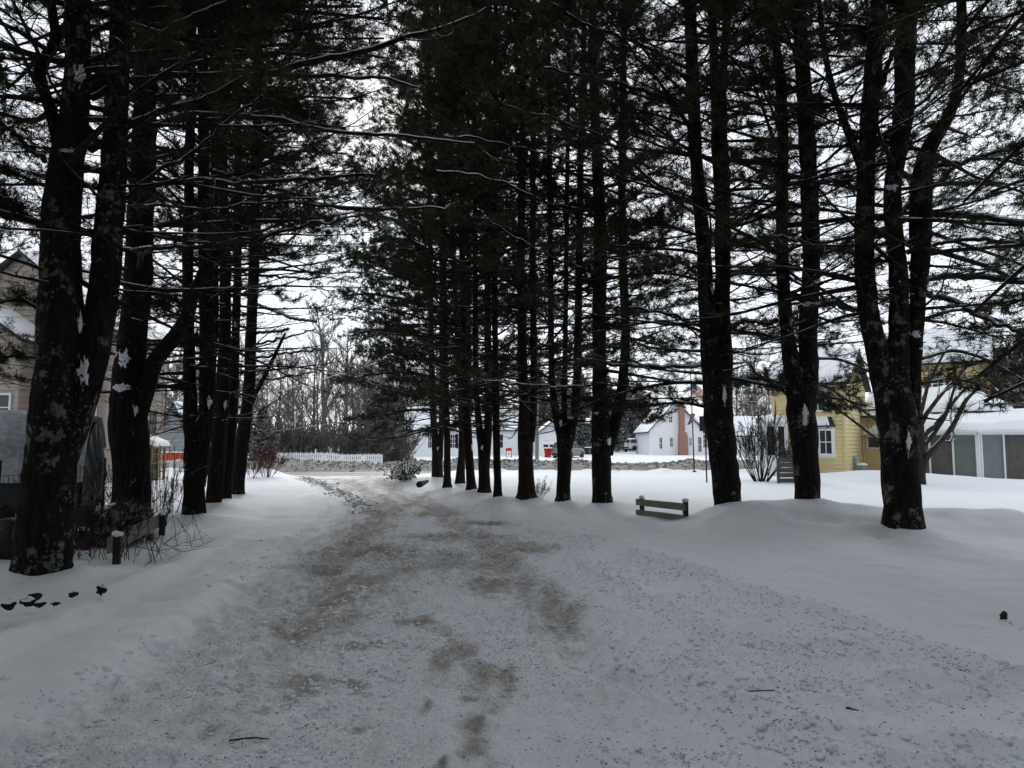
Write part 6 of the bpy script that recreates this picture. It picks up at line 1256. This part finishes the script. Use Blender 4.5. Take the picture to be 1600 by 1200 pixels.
for k, (x, y, sc) in enumerate(((-13, -9, 1.1), (-8.5, -12.5, 1.2), (-4, -14.5, 1.15), (.8, -13.5, 1.2), (5.5, -15, 1.1), (10, -12, 1.2), (14.5, -8.5, 1.1), (-17, -3.5, 1.1), (17.5, -3, 1.1))):  # evergreens added out of view to darken the near snow and trunk fronts
    dup(ev, (x, y, 0), k * 1.3, sc, 'unseen dense evergreen added behind the photographer to block low sky', 'unseen evergreens added behind the photographer to block low sky')
for x, y, rz, sc, src, lab in ((-13.6, 10.6, 1.0, 1.0, 15, 'tall pine added for shade left of the covered trailer'), (-16.5, 18.0, 2.7, 1.0, 16, 'tall pine added for shade before the beige house out at the left')): dup(pine_roots[src], (x, y, hz(x, y)), rz, sc, lab)  # pines added at the left to shade the trailer and house front

# ------------------------------------------------------------------ sky, sun, camera
SUN_EL, SUN_AZ = R(24), R(-8)      # azimuth measured from +Y toward +X
wd = bpy.data.worlds.new('World'); scene.world = wd; wd.use_nodes = True; nt = wd.node_tree; bg = nt.nodes['Background']
sk = nt.nodes.new('ShaderNodeTexSky'); sk.sky_type = 'NISHITA'; sk.sun_disc = False; sk.sun_elevation = SUN_EL; sk.sun_rotation = SUN_AZ; sk.air_density = 1; sk.dust_density = 2; sk.altitude = 50
tc = nt.nodes.new('ShaderNodeTexCoord'); mp = nt.nodes.new('ShaderNodeMapping'); mp.inputs['Scale'].default_value = (1, 1, 3.0); nt.links.new(tc.outputs['Generated'], mp.inputs['Vector'])
nz = nt.nodes.new('ShaderNodeTexNoise'); nz.inputs['Scale'].default_value = 1.7; nz.inputs['Detail'].default_value = 6; nz.inputs['Roughness'].default_value = .55; nt.links.new(mp.outputs[0], nz.inputs['Vector'])
mr = nt.nodes.new('ShaderNodeMapRange'); mr.inputs['From Min'].default_value = .3; mr.inputs['From Max'].default_value = .62; mr.inputs['To Min'].default_value = .86; mr.inputs['To Max'].default_value = 1.0; nt.links.new(nz.outputs['Fac'], mr.inputs['Value'])
mr2 = nt.nodes.new('ShaderNodeMapRange'); mr2.inputs['From Min'].default_value = .3; mr2.inputs['From Max'].default_value = .7; mr2.inputs['To Min'].default_value = 5.4; mr2.inputs['To Max'].default_value = 9.8; nt.links.new(nz.outputs['Fac'], mr2.inputs['Value'])
cc = nt.nodes.new('ShaderNodeVectorMath'); cc.operation = 'SCALE'; cc.inputs[0].default_value = (.93, .985, 1.055); nt.links.new(mr2.outputs['Result'], cc.inputs['Scale'])
mx = nt.nodes.new('ShaderNodeMix'); mx.data_type = 'RGBA'; nt.links.new(mr.outputs['Result'], mx.inputs[0]); nt.links.new(sk.outputs[0], mx.inputs[6]); nt.links.new(cc.outputs[0], mx.inputs[7]); nt.links.new(mx.outputs[2], bg.inputs['Color'])
bg.inputs['Strength'].default_value = .1
sl = bpy.data.lights.new('sun', 'SUN'); sl.energy = .6; sl.angle = R(14); sl.color = (1, .96, .9); so = bpy.data.objects.new('sun', sl); COL.objects.link(so)
dx_, dy_, dz_ = math.sin(SUN_AZ) * math.cos(SUN_EL), math.cos(SUN_AZ) * math.cos(SUN_EL), math.sin(SUN_EL)
so.rotation_euler = Vector((dx_, dy_, dz_)).to_track_quat('Z', 'Y').to_euler()
cd = bpy.data.cameras.new('camera'); cam = bpy.data.objects.new('camera', cd); COL.objects.link(cam); cam.location = (0, 0, EYE); cam.rotation_euler = (math.pi / 2 + PITCH, 0, 0)
cd.sensor_fit = 'HORIZONTAL'; cd.sensor_width = 36; cd.lens = F / 1600 * 36; cd.clip_start = .05; cd.clip_end = 2000; scene.camera = cam
scene.view_settings.view_transform = 'Standard'; scene.view_settings.look = 'None'; scene.view_settings.exposure = .58; scene.view_settings.gamma = 1
scene.render.engine = 'CYCLES'; cy = scene.cycles; cy.use_denoising = True; cy.max_bounces = 5; cy.diffuse_bounces = 4; cy.glossy_bounces = 2; cy.transmission_bounces = 2; cy.use_adaptive_sampling = True; cy.adaptive_threshold = .02
scene.render.use_persistent_data = False
